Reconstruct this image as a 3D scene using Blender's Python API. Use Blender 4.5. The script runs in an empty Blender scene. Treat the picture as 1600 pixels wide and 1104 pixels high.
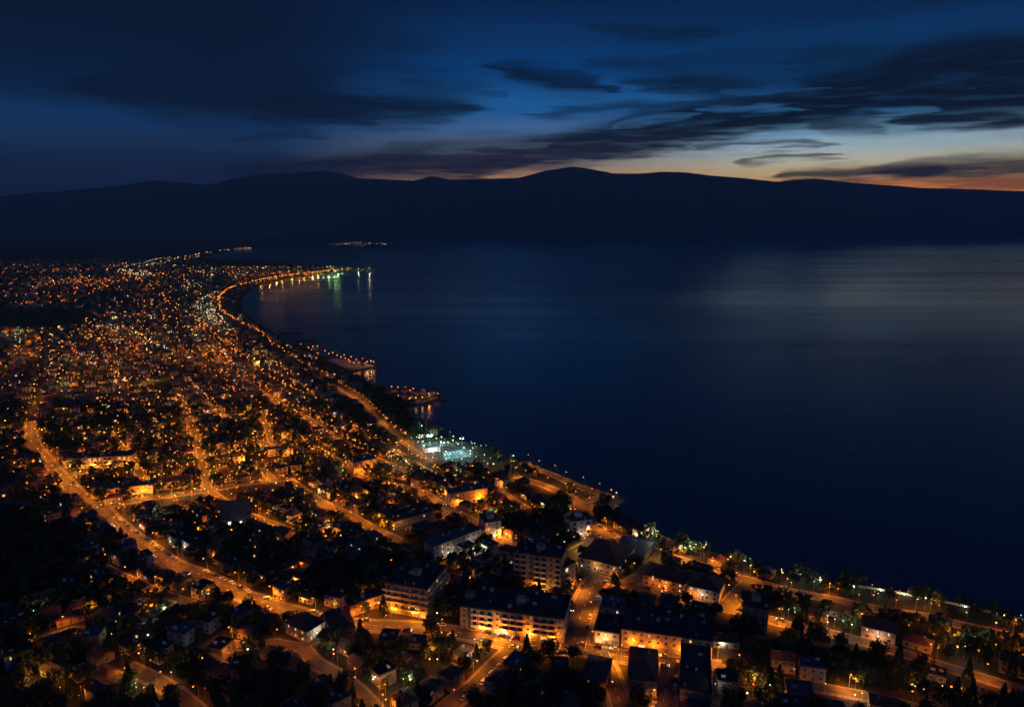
import bpy, bmesh, math, random
import numpy as np
from mathutils import Vector, Matrix
from mathutils import noise as mnoise
from mathutils.geometry import tessellate_polygon

SC = bpy.context.scene
COL = SC.collection
R = math.radians
rng = random.Random(7)

# ------------------------------------------------------------------ camera
CAM_H, FPX, PITCH = 190.0, 1081.0, R(10.54)
cam_d = bpy.data.cameras.new('camera'); cam_d.sensor_width = 36; cam_d.lens = FPX/1600*36
cam_d.clip_end = 90000; cam_d.clip_start = 1
cam = bpy.data.objects.new('camera', cam_d); COL.objects.link(cam)
cam.location = (0, 0, CAM_H); cam.rotation_euler = (R(90)-PITCH, 0, 0)
SC.camera = cam

def ray(px, py):
    cx, cy = (px-800)/FPX, (552-py)/FPX
    return (cx, math.cos(PITCH)+cy*math.sin(PITCH), -math.sin(PITCH)+cy*math.cos(PITCH))
def G(px, py, z=0.0):
    """the point of the ground seen at a place of the photograph"""
    d = ray(px, py); t = (z-CAM_H)/d[2]
    return Vector((d[0]*t, d[1]*t, z))
def P(x, y, z=0.0):
    f = y*math.cos(PITCH)-(z-CAM_H)*math.sin(PITCH); u = y*math.sin(PITCH)+(z-CAM_H)*math.cos(PITCH)
    if f < 1: return (-9999, 9999)
    return (800+FPX*x/f, 552-FPX*u/f)
def azel(px, py):
    d = ray(px, py); return math.atan2(d[0], d[1]), math.atan2(d[2], math.hypot(d[0], d[1]))

# ------------------------------------------------------------------ render settings
SC.view_settings.view_transform = 'Standard'; SC.view_settings.look = 'None'
SC.view_settings.exposure = 0.0; SC.view_settings.gamma = 1.0; SC.view_settings.use_curve_mapping = False
cy = SC.cycles
cy.use_denoising = True
try: cy.denoiser = 'OPENIMAGEDENOISE'; cy.denoising_input_passes = 'RGB_ALBEDO_NORMAL'
except Exception: pass
cy.use_adaptive_sampling = True; cy.adaptive_threshold = 0.012
cy.max_bounces = 3; cy.diffuse_bounces = 2; cy.glossy_bounces = 2; cy.transmission_bounces = 1; cy.volume_bounces = 0
cy.caustics_reflective = False; cy.caustics_refractive = False
cy.sample_clamp_indirect = 1.0; cy.blur_glossy = 0.5
cy.use_light_tree = True

# ------------------------------------------------------------------ world: dusk sky
def lin(c):
    return tuple(((v/255+0.055)/1.055)**2.4 if v/255 > 0.04045 else v/255/12.92 for v in c)
W = bpy.data.worlds.new('World'); SC.world = W; W.use_nodes = True
NT = W.node_tree; NT.nodes.clear()
def N(t, **kw):
    n = NT.nodes.new(t)
    for k, v in kw.items(): setattr(n, k, v)
    return n
def put(sock, v):
    if hasattr(v, 'is_output') or isinstance(v, bpy.types.NodeSocket): NT.links.new(v, sock)
    else: sock.default_value = v
def M(op, a, b=0.0, c=0.0):
    n = N('ShaderNodeMath', operation=op); put(n.inputs[0], a); put(n.inputs[1], b); put(n.inputs[2], c); return n.outputs[0]
def SS(v, a, b, lo=0.0, hi=1.0):
    n = N('ShaderNodeMapRange', interpolation_type='SMOOTHSTEP'); put(n.inputs[0], v)
    for i, q in zip((1, 2, 3, 4), (a, b, lo, hi)): put(n.inputs[i], q)
    return n.outputs[0]
def MIX(f, a, b):
    n = N('ShaderNodeMix', data_type='RGBA'); put(n.inputs[0], f); put(n.inputs[6], a); put(n.inputs[7], b); return n.outputs[2]
def RAMP(v, stops, e0=-0.02, e1=0.34):
    n = N('ShaderNodeValToRGB'); put(n.inputs[0], SSlin(v, e0, e1)); cr = n.color_ramp; cr.interpolation = 'EASE'
    while len(cr.elements) > 1: cr.elements.remove(cr.elements[-1])
    for i, (y, c) in enumerate(stops):
        p = (y-e0)/(e1-e0)
        el_ = cr.elements[0] if i == 0 else cr.elements.new(p)
        el_.position = p; el_.color = (*lin(c), 1)
    return n.outputs[0]
def SSlin(v, a, b):
    n = N('ShaderNodeMapRange'); put(n.inputs[0], v); put(n.inputs[1], a); put(n.inputs[2], b); return n.outputs[0]
tc = N('ShaderNodeTexCoord'); sep = N('ShaderNodeSeparateXYZ'); NT.links.new(tc.outputs['Generated'], sep.inputs[0])
X_, Y_, Z_ = sep.outputs
AZ = M('ARCTAN2', X_, Y_); EL = M('ARCSINE', Z_)
def elev(y, x=800): return azel(x, y)[1]
sky_l = RAMP(EL, [(elev(300, 150), (10, 24, 52)), (elev(255, 150), (14, 33, 64)), (elev(215, 150), (18, 46, 82)), (elev(185, 150), (11, 50, 94)), (elev(140, 150), (2, 29, 64)), (elev(90, 150), (0, 20, 50)), (elev(0, 150), (0, 11, 34)), (0.335, (0, 18, 56))])
sky_c = RAMP(EL, [(elev(300), (180, 118, 76)), (elev(272), (168, 126, 95)), (elev(255), (132, 121, 115)), (elev(235), (104, 120, 138)), (elev(200), (60, 98, 146)), (elev(170), (24, 84, 142)), (elev(110), (0, 53, 106)), (elev(60), (0, 40, 84)), (elev(0), (0, 25, 62)), (0.335, (0, 22, 66))])
sky_r = RAMP(EL, [(elev(312, 1430), (228, 136, 50)), (elev(287, 1430), (212, 124, 56)), (elev(264, 1430), (208, 182, 130)), (elev(246, 1430), (200, 196, 172)), (elev(222, 1430), (172, 196, 206)), (elev(195, 1430), (118, 164, 194)), (elev(165, 1430), (50, 112, 164)), (elev(110, 1430), (3, 62, 114)), (elev(50, 1430), (0, 43, 86)), (elev(0, 1430), (0, 28, 64)), (0.335, (0, 22, 66))])
a_l, a_c, a_r = azel(400, 250)[0], azel(820, 250)[0], azel(1330, 250)[0]
base = MIX(SS(AZ, a_c, a_r), MIX(SS(AZ, a_l, a_c), sky_l, sky_c), sky_r)
# the twilight sky texture, sun just set behind the ridge
SUN_AZ, SUN_EL = azel(1430, 300)[0], R(-4.0)
nish = N('ShaderNodeTexSky', sky_type='NISHITA'); nish.sun_disc = False
nish.sun_elevation = SUN_EL; nish.sun_rotation = SUN_AZ
add = N('ShaderNodeMix', data_type='RGBA', blend_type='ADD'); add.inputs[0].default_value = 0.006
NT.links.new(base, add.inputs[6]); NT.links.new(nish.outputs[0], add.inputs[7]); base = add.outputs[2]
# clouds: long streaks given by their place in the sky, torn by stretched noise
def noise(sx, sy, scale=1.0, detail=4.0, off=0.0, rough=0.55):
    cv = N('ShaderNodeCombineXYZ'); put(cv.inputs[0], M('MULTIPLY', AZ, sx)); put(cv.inputs[1], M('MULTIPLY', EL, sy)); cv.inputs[2].default_value = off
    n = N('ShaderNodeTexNoise'); n.inputs['Scale'].default_value = scale; n.inputs['Detail'].default_value = detail; n.inputs['Roughness'].default_value = rough
    NT.links.new(cv.outputs[0], n.inputs['Vector']); return n.outputs['Fac']
n1, n2, n3, n4 = noise(4, 22, 1, 5, 1.3), noise(7, 85, 1, 5, 7.7), noise(14, 150, 1, 4, 3.1), noise(3, 14, 1, 3, 11.0)
ELw = M('ADD', EL, M('ADD', M('MULTIPLY', M('SUBTRACT', n1, 0.5), 0.034), M('ADD', M('MULTIPLY', M('SUBTRACT', n2, 0.5), 0.02), M('MULTIPLY', M('SUBTRACT', n3, 0.5), 0.022))))
AZw = M('ADD', AZ, M('MULTIPLY', M('SUBTRACT', n4, 0.5), 0.14))
BANDS = [  # x0 y0 x1 y1 half-thickness opacity softness (pixels of the photograph)
    (250, 268, 900, 246, 15, .93, .3), (400, 256, 1200, 203, 19, .95, .3), (760, 229, 1330, 172, 20, .92, .3), (900, 200, 1400, 160, 20, .88, .25), (1000, 186, 1420, 146, 22, .9, .25), (1150, 156, 1900, 114, 36, .98, .45), (1330, 118, 1950, 96, 42, .97, .5),
    (930, 122, 1290, 148, 14, .75, .2), (740, 98, 980, 142, 12, .85, .3), (780, 176, 1100, 162, 9, .7, .2), (860, 96, 1120, 104, 10, .5, .1),
    (900, 46, 1160, 50, 11, .5, .1), (980, 92, 1430, 76, 14, .4, .1), (1370, 188, 1610, 183, 9, .95, .35), (1250, 188, 1400, 200, 8, .75, .1), (1230, 138, 1950, 110, 30, .93, .3),
    (1040, 231, 1350, 223, 5, .75, .2), (1110, 259, 1320, 244, 6, .75, .2), (1190, 281, 1500, 266, 10, .9, .3), (1300, 270, 1900, 256, 15, .94, .4), (1440, 296, 1800, 289, 5, .5, .1),
    (560, 256, 1000, 240, 9, .85, .3), (700, 266, 960, 258, 5, .4, .1), (60, 136, 640, 160, 34, .85, .2), (330, 160, 800, 164, 22, .92, .2), (360, 186, 640, 188, 9, .7, .1),
    (330, 216, 520, 211, 7, .5, .1), (-100, 262, 480, 244, 20, .3, .1), (-250, 30, 420, 80, 70, .45, .0), (250, 85, 600, 120, 24, .45, .1), (100, 40, 760, 70, 26, .3, 0), (620, 128, 800, 140, 9, .4, 0), (500, 100, 760, 108, 9, .3, 0), (1000, 128, 1380, 112, 16, .6, .1), (1180, 96, 1700, 70, 18, .5, .1),
]
def streak(x0, y0, x1, y1, th, op, soft):
    a0, e0 = azel(x0, y0); a1, e1 = azel(x1, y1)
    t = M('DIVIDE', M('SUBTRACT', AZw, a0), a1-a0)
    ends = M('MULTIPLY', SS(t, 0.0, 0.35), SS(t, 1.0, 0.65))
    d = M('ABSOLUTE', M('SUBTRACT', ELw, M('ADD', e0, M('MULTIPLY', t, e1-e0))))
    d = M('DIVIDE', d, M('MULTIPLY', M('ADD', ends, 0.02), th*1.25/FPX))
    return M('MULTIPLY', SS(d, 1.5, soft*.35), M('MULTIPLY', SS(ends, 0, .3), op))
clear = 1.0
for bd in BANDS:
    m = streak(*bd)
    clear = M('MULTIPLY', clear, M('SUBTRACT', 1.0, m)) if clear != 1.0 else M('SUBTRACT', 1.0, m)
HOLES = [(1080, 144, 1340, 135, 5, .5, 0), (1060, 179, 1270, 165, 5, .5, 0), (920, 201, 1110, 184, 5, .5, 0), (760, 188, 1010, 171, 6, .5, 0), (840, 152, 1030, 142, 6, .4, 0), (640, 236, 880, 221, 4, .3, 0), (1350, 178, 1480, 172, 4, .4, 0)]
for (x0, y0, x1, y1, th, op, soft) in HOLES: clear = M('SUBTRACT', 1.0, M('MULTIPLY', M('SUBTRACT', 1.0, clear), M('SUBTRACT', 1.0, streak(x0, y0, x1, y1, th, op, soft))))
cl = M('SUBTRACT', 1.0, clear)
cl = M('MULTIPLY', cl, SS(n3, 0.3, 0.55, 0.86, 1.0))
wisps = M('MULTIPLY', SS(n2, 0.5, 0.78), M('MULTIPLY', SS(EL, 0.3, 0.05), 0.35))
cl = M('SUBTRACT', 1.0, M('MULTIPLY', M('SUBTRACT', 1.0, cl), M('SUBTRACT', 1.0, wisps)))
cloud_c = MIX(SS(EL, elev(275), elev(190)), (*lin((30, 26, 36)), 1), (*lin((1, 9, 22)), 1))
cloud_l = MIX(SS(EL, elev(285), elev(150)), (*lin((12, 18, 38)), 1), (*lin((0, 11, 30)), 1))
cloud = MIX(SS(AZ, a_l, a_c), cloud_l, cloud_c)
sky = MIX(cl, base, cloud)
bg = N('ShaderNodeBackground'); NT.links.new(sky, bg.inputs[0]); bg.inputs[1].default_value = 1.65
wo = N('ShaderNodeOutputWorld'); NT.links.new(bg.outputs[0], wo.inputs[0])
W.cycles.sampling_method = 'MANUAL'; W.cycles.sample_map_resolution = 512

# the last of the afterglow from behind the ridge
sun_d = bpy.data.lights.new('afterglow', 'SUN'); sun_d.energy = 0.001; sun_d.angle = R(60); sun_d.color = (1, .7, .45)
sun = bpy.data.objects.new('afterglow', sun_d); COL.objects.link(sun)
sun.rotation_euler = (R(84), 0, -SUN_AZ+math.pi)

# ------------------------------------------------------------------ materials
def mat(name, c, rough=0.9, var=0.25, scale=0.4, metal=0.0, spec=0.3, c2=None):
    m = bpy.data.materials.new(name); m.use_nodes = True; t = m.node_tree; b = t.nodes['Principled BSDF']
    b.inputs['Roughness'].default_value = rough; b.inputs['Metallic'].default_value = metal
    b.inputs['Specular IOR Level'].default_value = spec
    tcn = t.nodes.new('ShaderNodeTexCoord'); n = t.nodes.new('ShaderNodeTexNoise'); n.inputs['Scale'].default_value = scale; n.inputs['Detail'].default_value = 5
    r = t.nodes.new('ShaderNodeValToRGB')
    r.color_ramp.elements[0].position = 0.3; r.color_ramp.elements[1].position = 0.7
    lo = [v*(1-var) for v in c]; hi = list(c2) if c2 else [min(1, v*(1+var)) for v in c]
    r.color_ramp.elements[0].color = (*lo, 1); r.color_ramp.elements[1].color = (*hi, 1)
    g = t.nodes.new('ShaderNodeNewGeometry')
    t.links.new(g.outputs['Position'], n.inputs['Vector']); t.links.new(n.outputs['Fac'], r.inputs[0]); t.links.new(r.outputs[0], b.inputs['Base Color'])
    return m
def emis(name, c, s, sample='NONE'):
    m = bpy.data.materials.new(name); m.use_nodes = True; t = m.node_tree; t.nodes.clear()
    e = t.nodes.new('ShaderNodeEmission'); e.inputs[0].default_value = (*c, 1); e.inputs[1].default_value = s
    o = t.nodes.new('ShaderNodeOutputMaterial'); t.links.new(e.outputs[0], o.inputs[0])
    m.cycles.emission_sampling = sample
    return m
SODIUM, AMBER, WARM, WHITE, COOL, GREEN, CYAN = (1, .243, .009), (1, .29, .016), (1, .56, .2), (1, .82, .58), (.72, .88, 1), (.86, 1, .6), (.42, .92, 1)
YELLOW = (1, .45, .05)
MT = {
    'asphalt': mat('asphalt', (.075, .072, .068), .8, .5, .16), 'lane': mat('side street asphalt', (.062, .059, .055), .85, .5, .2),
    'paint': mat('road paint', (.6, .6, .56), .7, .2, 1), 'pavement': mat('pavement slabs', (.16, .15, .14), .9, .3, .5),
    'ground': mat('town ground', (.02, .022, .014), .95, .5, .06, c2=(.045, .04, .03)), 'sand': mat('shore sand and stone', (.14, .12, .1), .95, .4, .3),
    'grass': mat('short grass', (.03, .06, .016), .95, .4, .2), 'rock': mat('breakwater rock', (.12, .115, .11), .95, .4, .5),
    'hill': mat('wooded mountain', (.05, .06, .05), 1, .4, .002), 'concrete': mat('concrete', (.3, .29, .27), .9, .2, .4),
    'tile': mat('terracotta tiles', (.2, .075, .045), .85, .4, .8), 'tile2': mat('brown tiles', (.12, .07, .05), .85, .4, .8), 'felt': mat('dark roofing felt', (.05, .048, .047), .95, .35, .3),
    'greyroof': mat('grey metal roof', (.2, .2, .21), .6, .25, .5), 'slab': mat('concrete roof slab', (.13, .12, .115), .95, .35, .3),
    'cream': mat('cream render', (.42, .35, .25), .9, .38, .55), 'whitewash': mat('white render', (.5, .48, .44), .9, .38, .55), 'ochre': mat('ochre render', (.36, .24, .12), .9, .38, .55),
    'pink': mat('pinkish render', (.36, .26, .2), .9, .38, .55), 'greyr': mat('grey render', (.24, .23, .22), .9, .38, .55),
    'frame': mat('window frame', (.45, .42, .38), .7, .1, 2), 'glass': mat('dark window glass', (.02, .022, .026), .15, .1, 1, spec=.6), 'wood': mat('brown door wood', (.12, .06, .03), .7, .3, 2),
    'rail': mat('balcony rail', (.55, .5, .42), .8, .15, 1), 'shutter': mat('roller shutter', (.25, .24, .23), .6, .2, 1),
    'leaf': mat('dark leaves', (.032, .046, .018), .8, .5, .5), 'leaf2': mat('olive leaves', (.042, .05, .026), .8, .5, .5), 'pine': mat('pine needles', (.022, .045, .02), .85, .5, .4),
    'bark': mat('bark', (.09, .065, .045), .95, .4, 2), 'metal': mat('galvanised pole', (.3, .3, .31), .5, .1, 1, .6),
    'rubber': mat('tyre rubber', (.02, .02, .02), .9, .2, 2), 'carglass': mat('car glass', (.015, .017, .02), .1, .1, 1, spec=.6),
    'court': mat('court surface', (.035, .1, .11), .8, .2, .2), 'plastic': mat('water tank plastic', (.5, .5, .48), .6, .15, 1),
}
CARP = [mat('car paint '+n, c, .3, .06, .5, .2, .5) for n, c in (('white', (.75, .75, .74)), ('silver', (.45, .46, .47)), ('dark grey', (.06, .06, .065)), ('red', (.22, .025, .02)), ('blue', (.04, .08, .22)))]
EM = {
    'sodium': emis('sodium lamp', (1, .3, .045), 7), 'white': emis('white lamp', (1, .86, .62), 12), 'cool': emis('cool flood lamp', (.75, .93, 1), 40), 'green': emis('green white lamp', (.75, 1, .5), 9),
    'win_w': emis('lit window warm', (1, .55, .2), 1.6, 'AUTO'), 'win_o': emis('lit window amber', (1, .4, .08), 1.4, 'AUTO'), 'win_c': emis('lit window cool', (.85, .93, 1), 1.1, 'AUTO'), 'dimwin': emis('curtained window', (1, .36, .08), .35), 'shop': emis('lit shopfront', (1, .6, .26), 1.3, 'AUTO'),
    'porch': emis('porch bulb', (1, .5, .14), 8), 'porch_c': emis('white porch bulb', (.9, 1, .85), 8), 'head': emis('headlight', (1, .95, .85), 5), 'tail': emis('tail light', (1, .05, .02), 1.3),
}

# ------------------------------------------------------------------ mesh helpers
def tag(o, label=None, cat=None, group=None, kind=None):
    if label: o['label'] = label
    if cat: o['category'] = cat
    if group: o['group'] = group
    if kind: o['kind'] = kind
    return o
def link(name, data, parent=None, loc=None, rz=None):
    o = bpy.data.objects.new(name, data); COL.objects.link(o)
    if parent: o.parent = parent
    if loc is not None: o.location = loc
    if rz is not None: o.rotation_euler = (0, 0, rz)
    return o
def empty(name, loc=(0, 0, 0), rz=0.0):
    o = link(name, None, None, loc, rz); o.empty_display_size = .5; return o
class MB:
    """collects faces of one mesh"""
    def __init__(s): s.v, s.f, s.m = [], [], []
    def face(s, pts, m=0):
        i = len(s.v); s.v += [tuple(p) for p in pts]; s.f.append(tuple(range(i, i+len(pts)))); s.m.append(m)
    def box(s, x0, x1, y0, y1, z0, z1, m=0, bottom=True, top=True):
        i = len(s.v)
        s.v += [(x0, y0, z0), (x1, y0, z0), (x1, y1, z0), (x0, y1, z0), (x0, y0, z1), (x1, y0, z1), (x1, y1, z1), (x0, y1, z1)]
        fs = [(0, 1, 5, 4), (1, 2, 6, 5), (2, 3, 7, 6), (3, 0, 4, 7)]
        if top: fs.append((4, 5, 6, 7))
        if bottom: fs.append((3, 2, 1, 0))
        for f in fs: s.f.append(tuple(i+k for k in f)); s.m.append(m)
    def tube(s, pts, rads, n=6, m=0, cap=True):
        i0 = len(s.v)
        for k, (p, r) in enumerate(zip(pts, rads)):
            a = Vector(pts[max(k-1, 0)]); b = Vector(pts[min(k+1, len(pts)-1)]); d = (b-a).normalized()
            q = d.orthogonal().normalized() if abs(d.z) < .99 else Vector((1, 0, 0)); w = d.cross(q)
            for j in range(n):
                an = 2*math.pi*j/n; s.v.append(tuple(Vector(p)+r*(math.cos(an)*q+math.sin(an)*w)))
        for k in range(len(pts)-1):
            for j in range(n):
                a = i0+k*n+j; b = i0+k*n+(j+1) % n; s.f.append((a, b, b+n, a+n)); s.m.append(m)
        if cap:
            s.f.append(tuple(range(i0+n-1, i0-1, -1))); s.m.append(m)
            e = i0+(len(pts)-1)*n; s.f.append(tuple(range(e, e+n))); s.m.append(m)
    def ball(s, c, r, m=0, sz=1.0, n=6):
        rows = [(-1, .0)]+[(math.sin(a), math.cos(a)) for a in (-.8, 0, .8)]+[(1, 0)]
        i0 = len(s.v)
        for z, q in rows[1:-1]:
            for j in range(n): an = 2*math.pi*j/n; s.v.append((c[0]+r*q*math.cos(an), c[1]+r*q*math.sin(an), c[2]+r*z*sz))
        s.v += [(c[0], c[1], c[2]-r*sz), (c[0], c[1], c[2]+r*sz)]; bo, to = i0+3*n, i0+3*n+1
        for k in range(2):
            for j in range(n): a = i0+k*n+j; b = i0+k*n+(j+1) % n; s.f.append((a, b, b+n, a+n)); s.m.append(m)
        for j in range(n):
            s.f.append((bo, i0+(j+1) % n, i0+j)); s.m.append(m); s.f.append((i0+2*n+j, i0+2*n+(j+1) % n, to)); s.m.append(m)
    def mesh(s, name, mats):
        me = bpy.data.meshes.new(name); me.from_pydata(s.v, [], s.f)
        for mm in (mats if isinstance(mats, (list, tuple)) else [mats]): me.materials.append(mm)
        if any(s.m): me.polygons.foreach_set('material_index', s.m)
        me.update(); return me
    def obj(s, name, mats, parent=None, loc=None, rz=None): return link(name, s.mesh(name, mats), parent, loc, rz)
KIDS = {}
def adopt(child, parent): KIDS.setdefault(parent.name, []).append(child); child.parent = parent; return child
def dup(root, loc, rz):
    """a copy of a thing with copies of its parts and their sub-parts"""
    r = root.copy(); COL.objects.link(r); r.location = loc; r.rotation_euler = (0, 0, rz); out = [r]
    for ch in KIDS.get(root.name, ()):
        c = ch.copy(); COL.objects.link(c); c.parent = r; out.append(c)
        for g in KIDS.get(ch.name, ()):
            d = g.copy(); COL.objects.link(d); d.parent = c; out.append(d)
    return out
def light(kind, parent, loc, power, color, radius=.3, cone=155, blend=.5, aim=None):
    key = (kind, power, color, radius, cone)
    d = LD.get(key)
    if d is None:
        d = LD[key] = bpy.data.lights.new('lamp light', kind); d.energy = power; d.color = color; d.shadow_soft_size = radius
        if kind == 'SPOT': d.spot_size = R(cone); d.spot_blend = blend
    o = bpy.data.objects.new('lamp_light', d); COL.objects.link(o); o.location = loc
    if parent: o.parent = parent
    if aim is not None: o.rotation_euler = Vector(aim).to_track_quat('-Z', 'Y').to_euler()
    return o
LD = {}
ONES = 'zeroth first second third fourth fifth sixth seventh eighth ninth tenth eleventh twelfth thirteenth fourteenth fifteenth sixteenth seventeenth eighteenth nineteenth'.split()
TENS = {20: 'twent', 30: 'thirt', 40: 'fort', 50: 'fift', 60: 'sixt', 70: 'sevent', 80: 'eight', 90: 'ninet'}
def ordinal(n):
    if n < 20: return ONES[n]
    if n < 100: return TENS[n//10*10]+('ieth' if n % 10 == 0 else 'y-'+ONES[n % 10])
    return 'hundred-and-'+ordinal(n-100) if n > 100 else 'hundredth'

# ------------------------------------------------------------------ land, water, mountains
COAST = [(2300, 1120), (1800, 1022), (1600, 966), (1500, 943), (1400, 923), (1300, 907), (1230, 892), (1160, 876), (1110, 862), (1060, 846), (1015, 830), (985, 818), (962, 806), (955, 793), (950, 786), (972, 780), (966, 775), (940, 766),
         (905, 754), (870, 740), (835, 726), (800, 715), (760, 702), (715, 686), (680, 672), (652, 658), (640, 646), (634, 638), (645, 634), (672, 629), (690, 622), (686, 616), (660, 610), (630, 607), (604, 607), (585, 602), (572, 594), (556, 586), (548, 581), (566, 577), (590, 573), (585, 568), (560, 563), (525, 560),
         (505, 556), (488, 551), (500, 546), (498, 542), (478, 544), (462, 539), (440, 528), (415, 513), (395, 499), (382, 487), (377, 475), (380, 463), (392, 452), (415, 443), (450, 435), (490, 430), (530, 426.5), (560, 424.5), (582, 423.2),
         (582, 420.5), (545, 419), (500, 415), (460, 411), (410, 408), (360, 406), (320, 404.5), (335, 398), (365, 392), (400, 387.5), (440, 385), (500, 384.5), (560, 386.5), (600, 387), (634, 385.2), (615, 382), (575, 379), (590, 376), (650, 372.2), (720, 370.5), (820, 369.2), (1600, 368.8), (2600, 368.8)]
coast_w = [G(x, y) for x, y in COAST]
far_z = coast_w[-1]
ring = coast_w+[Vector((38000, 11900, 0)), Vector((38000, 15650, 0)), Vector((-38000, 15650, 0)), Vector((-38000, -800, 0)), Vector((1500, -800, 0))]
tris = tessellate_polygon([ring])
b = MB(); b.v = [tuple(p) for p in ring]; b.f = [tuple(t) for t in tris]; b.m = [0]*len(tris)
land = b.obj('ground', MT['ground']); tag(land, kind='structure')
bmf = bmesh.new(); bmf.from_mesh(land.data); bmesh.ops.recalc_face_normals(bmf, faces=bmf.faces)
for f in bmf.faces:
    if f.normal.z < 0: f.normal_flip()
bmf.to_mesh(land.data); bmf.free()
# stony shore sloping under the water
b = MB()
for i in range(len(coast_w)-1):
    p, q = coast_w[i], coast_w[i+1]
    def outw(k):
        a, c = coast_w[max(k-1, 0)], coast_w[min(k+1, len(coast_w)-1)]; d = (c-a).normalized(); return Vector((d.y, -d.x, 0))
    s_ = 5 if p.y < 2500 else 12
    o1, o2 = outw(i)*s_, outw(i+1)*s_
    b.face([p+Vector((0, 0, .004)), q+Vector((0, 0, .004)), q+o2+Vector((0, 0, -2.2)), p+o1+Vector((0, 0, -2.2))])
tag(b.obj('shore', MT['sand']), kind='structure')

wm = bpy.data.materials.new('dusk sea'); wm.use_nodes = True; t = wm.node_tree; pb = t.nodes['Principled BSDF']
pb.inputs['Base Color'].default_value = (.002, .016, .036, 1); pb.inputs['Roughness'].default_value = .16; pb.inputs['IOR'].default_value = 1.42
g_ = t.nodes.new('ShaderNodeNewGeometry'); mp = t.nodes.new('ShaderNodeMapping'); mp.inputs['Scale'].default_value = (.0007, .0065, 1)
nz = t.nodes.new('ShaderNodeTexNoise'); nz.inputs['Scale'].default_value = 1; nz.inputs['Detail'].default_value = 4
rr = t.nodes.new('ShaderNodeMapRange'); rr.inputs[1].default_value = .3; rr.inputs[2].default_value = .7; rr.inputs[3].default_value = .2; rr.inputs[4].default_value = .3; pb.inputs['Specular Tint'].default_value = (.5, .76, 1, 1); pb.inputs['Coat Weight'].default_value = .15; pb.inputs['Coat Roughness'].default_value = .09; pb.inputs['Coat IOR'].default_value = 1.33
t.links.new(g_.outputs['Position'], mp.inputs[0]); t.links.new(mp.outputs[0], nz.inputs['Vector']); t.links.new(nz.outputs['Fac'], rr.inputs[0]); t.links.new(rr.outputs[0], pb.inputs['Roughness'])
mp2 = t.nodes.new('ShaderNodeMapping'); mp2.inputs['Scale'].default_value = (.05, .11, 1); nz2 = t.nodes.new('ShaderNodeTexNoise'); nz2.inputs['Scale'].default_value = 1; nz2.inputs['Detail'].default_value = 3
bp = t.nodes.new('ShaderNodeBump'); bp.inputs['Strength'].default_value = .7; bp.inputs['Distance'].default_value = .5
t.links.new(g_.outputs['Position'], mp2.inputs[0]); t.links.new(mp2.outputs[0], nz2.inputs['Vector']); t.links.new(nz2.outputs['Fac'], bp.inputs['Height']); t.links.new(bp.outputs[0], pb.inputs['Normal'])
b = MB(); b.face([(-9000, 150, -1.2), (30000, 150, -1.2), (30000, 14000, -1.2), (-9000, 14000, -1.2)])
tag(b.obj('water', wm), kind='structure')

RIDGE = [(-500, 312), (-200, 310), (0, 305), (90, 298), (180, 290), (240, 281), (280, 284), (325, 288), (360, 279), (400, 272), (440, 269), (480, 268), (512, 265), (535, 270), (560, 277), (600, 279), (645, 281), (675, 274), (700, 279), (760, 278), (810, 277), (850, 266), (895, 259), (925, 263), (960, 270), (1000, 270), (1035, 267), (1070, 268), (1110, 273), (1160, 277), (1215, 283), (1240, 280), (1275, 278), (1320, 283), (1380, 288), (1440, 292), (1520, 295), (1600, 298), (1900, 300), (2300, 305)]
ra = [azel(x, y) for x, y in RIDGE]
NA, NR = 520, 26
azs = np.linspace(R(-60), R(58), NA); sil = np.interp(azs, [a for a, e in ra], [math.tan(e) for a, e in ra])
nr_ = np.random.RandomState(3)
def fbm1(x, seed, octs=7, f0=6.0):
    q = np.random.RandomState(seed); out = np.zeros_like(x); amp = 1.0; f = f0
    for _ in range(octs): out += amp*np.sin(x*f+q.rand()*6.28+1.7*np.sin(x*f*.53+q.rand()*6)); amp *= .55; f *= 2.07
    return out
dist = np.linspace(11450, 15600, NR); rid = 14400.0
vv = []
for j, r_ in enumerate(dist):
    u = min(1, (r_-11450)/(rid-11450)); s_ = (u*u*(3-2*u))**.75 if r_ <= rid else max(0.0, 1-(r_-rid)/3000)
    spur = .16*np.sin(math.pi*min(u, 1))*fbm1(azs+.02*math.sin(j*.6), 5, 6, 22)
    ca = np.cos(azs)
    h = np.maximum(sil*rid/ca+CAM_H, 150)*np.clip(s_*(1+spur), 0, None)
    lim = (sil*r_/ca+CAM_H)*.985
    h = np.minimum(h, lim) if r_ < rid-10 else h
    h = h+s_*4*fbm1(azs, 40+j, 4, 160)
    h = np.where(s_ <= 0, -3, h)
    vv.append(np.stack([np.tan(azs)*r_, np.full(NA, r_), h], 1))
vv = np.array(vv); b = MB(); b.v = [tuple(p) for p in vv.reshape(-1, 3)]
b.f = [(j*NA+i, j*NA+i+1, (j+1)*NA+i+1, (j+1)*NA+i) for j in range(NR-1) for i in range(NA-1)]; b.m = [0]*len(b.f)
mo = b.obj('mountains', MT['hill']); tag(mo, kind='structure'); mo.data.polygons.foreach_set('use_smooth', [True]*len(b.f))

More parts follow.
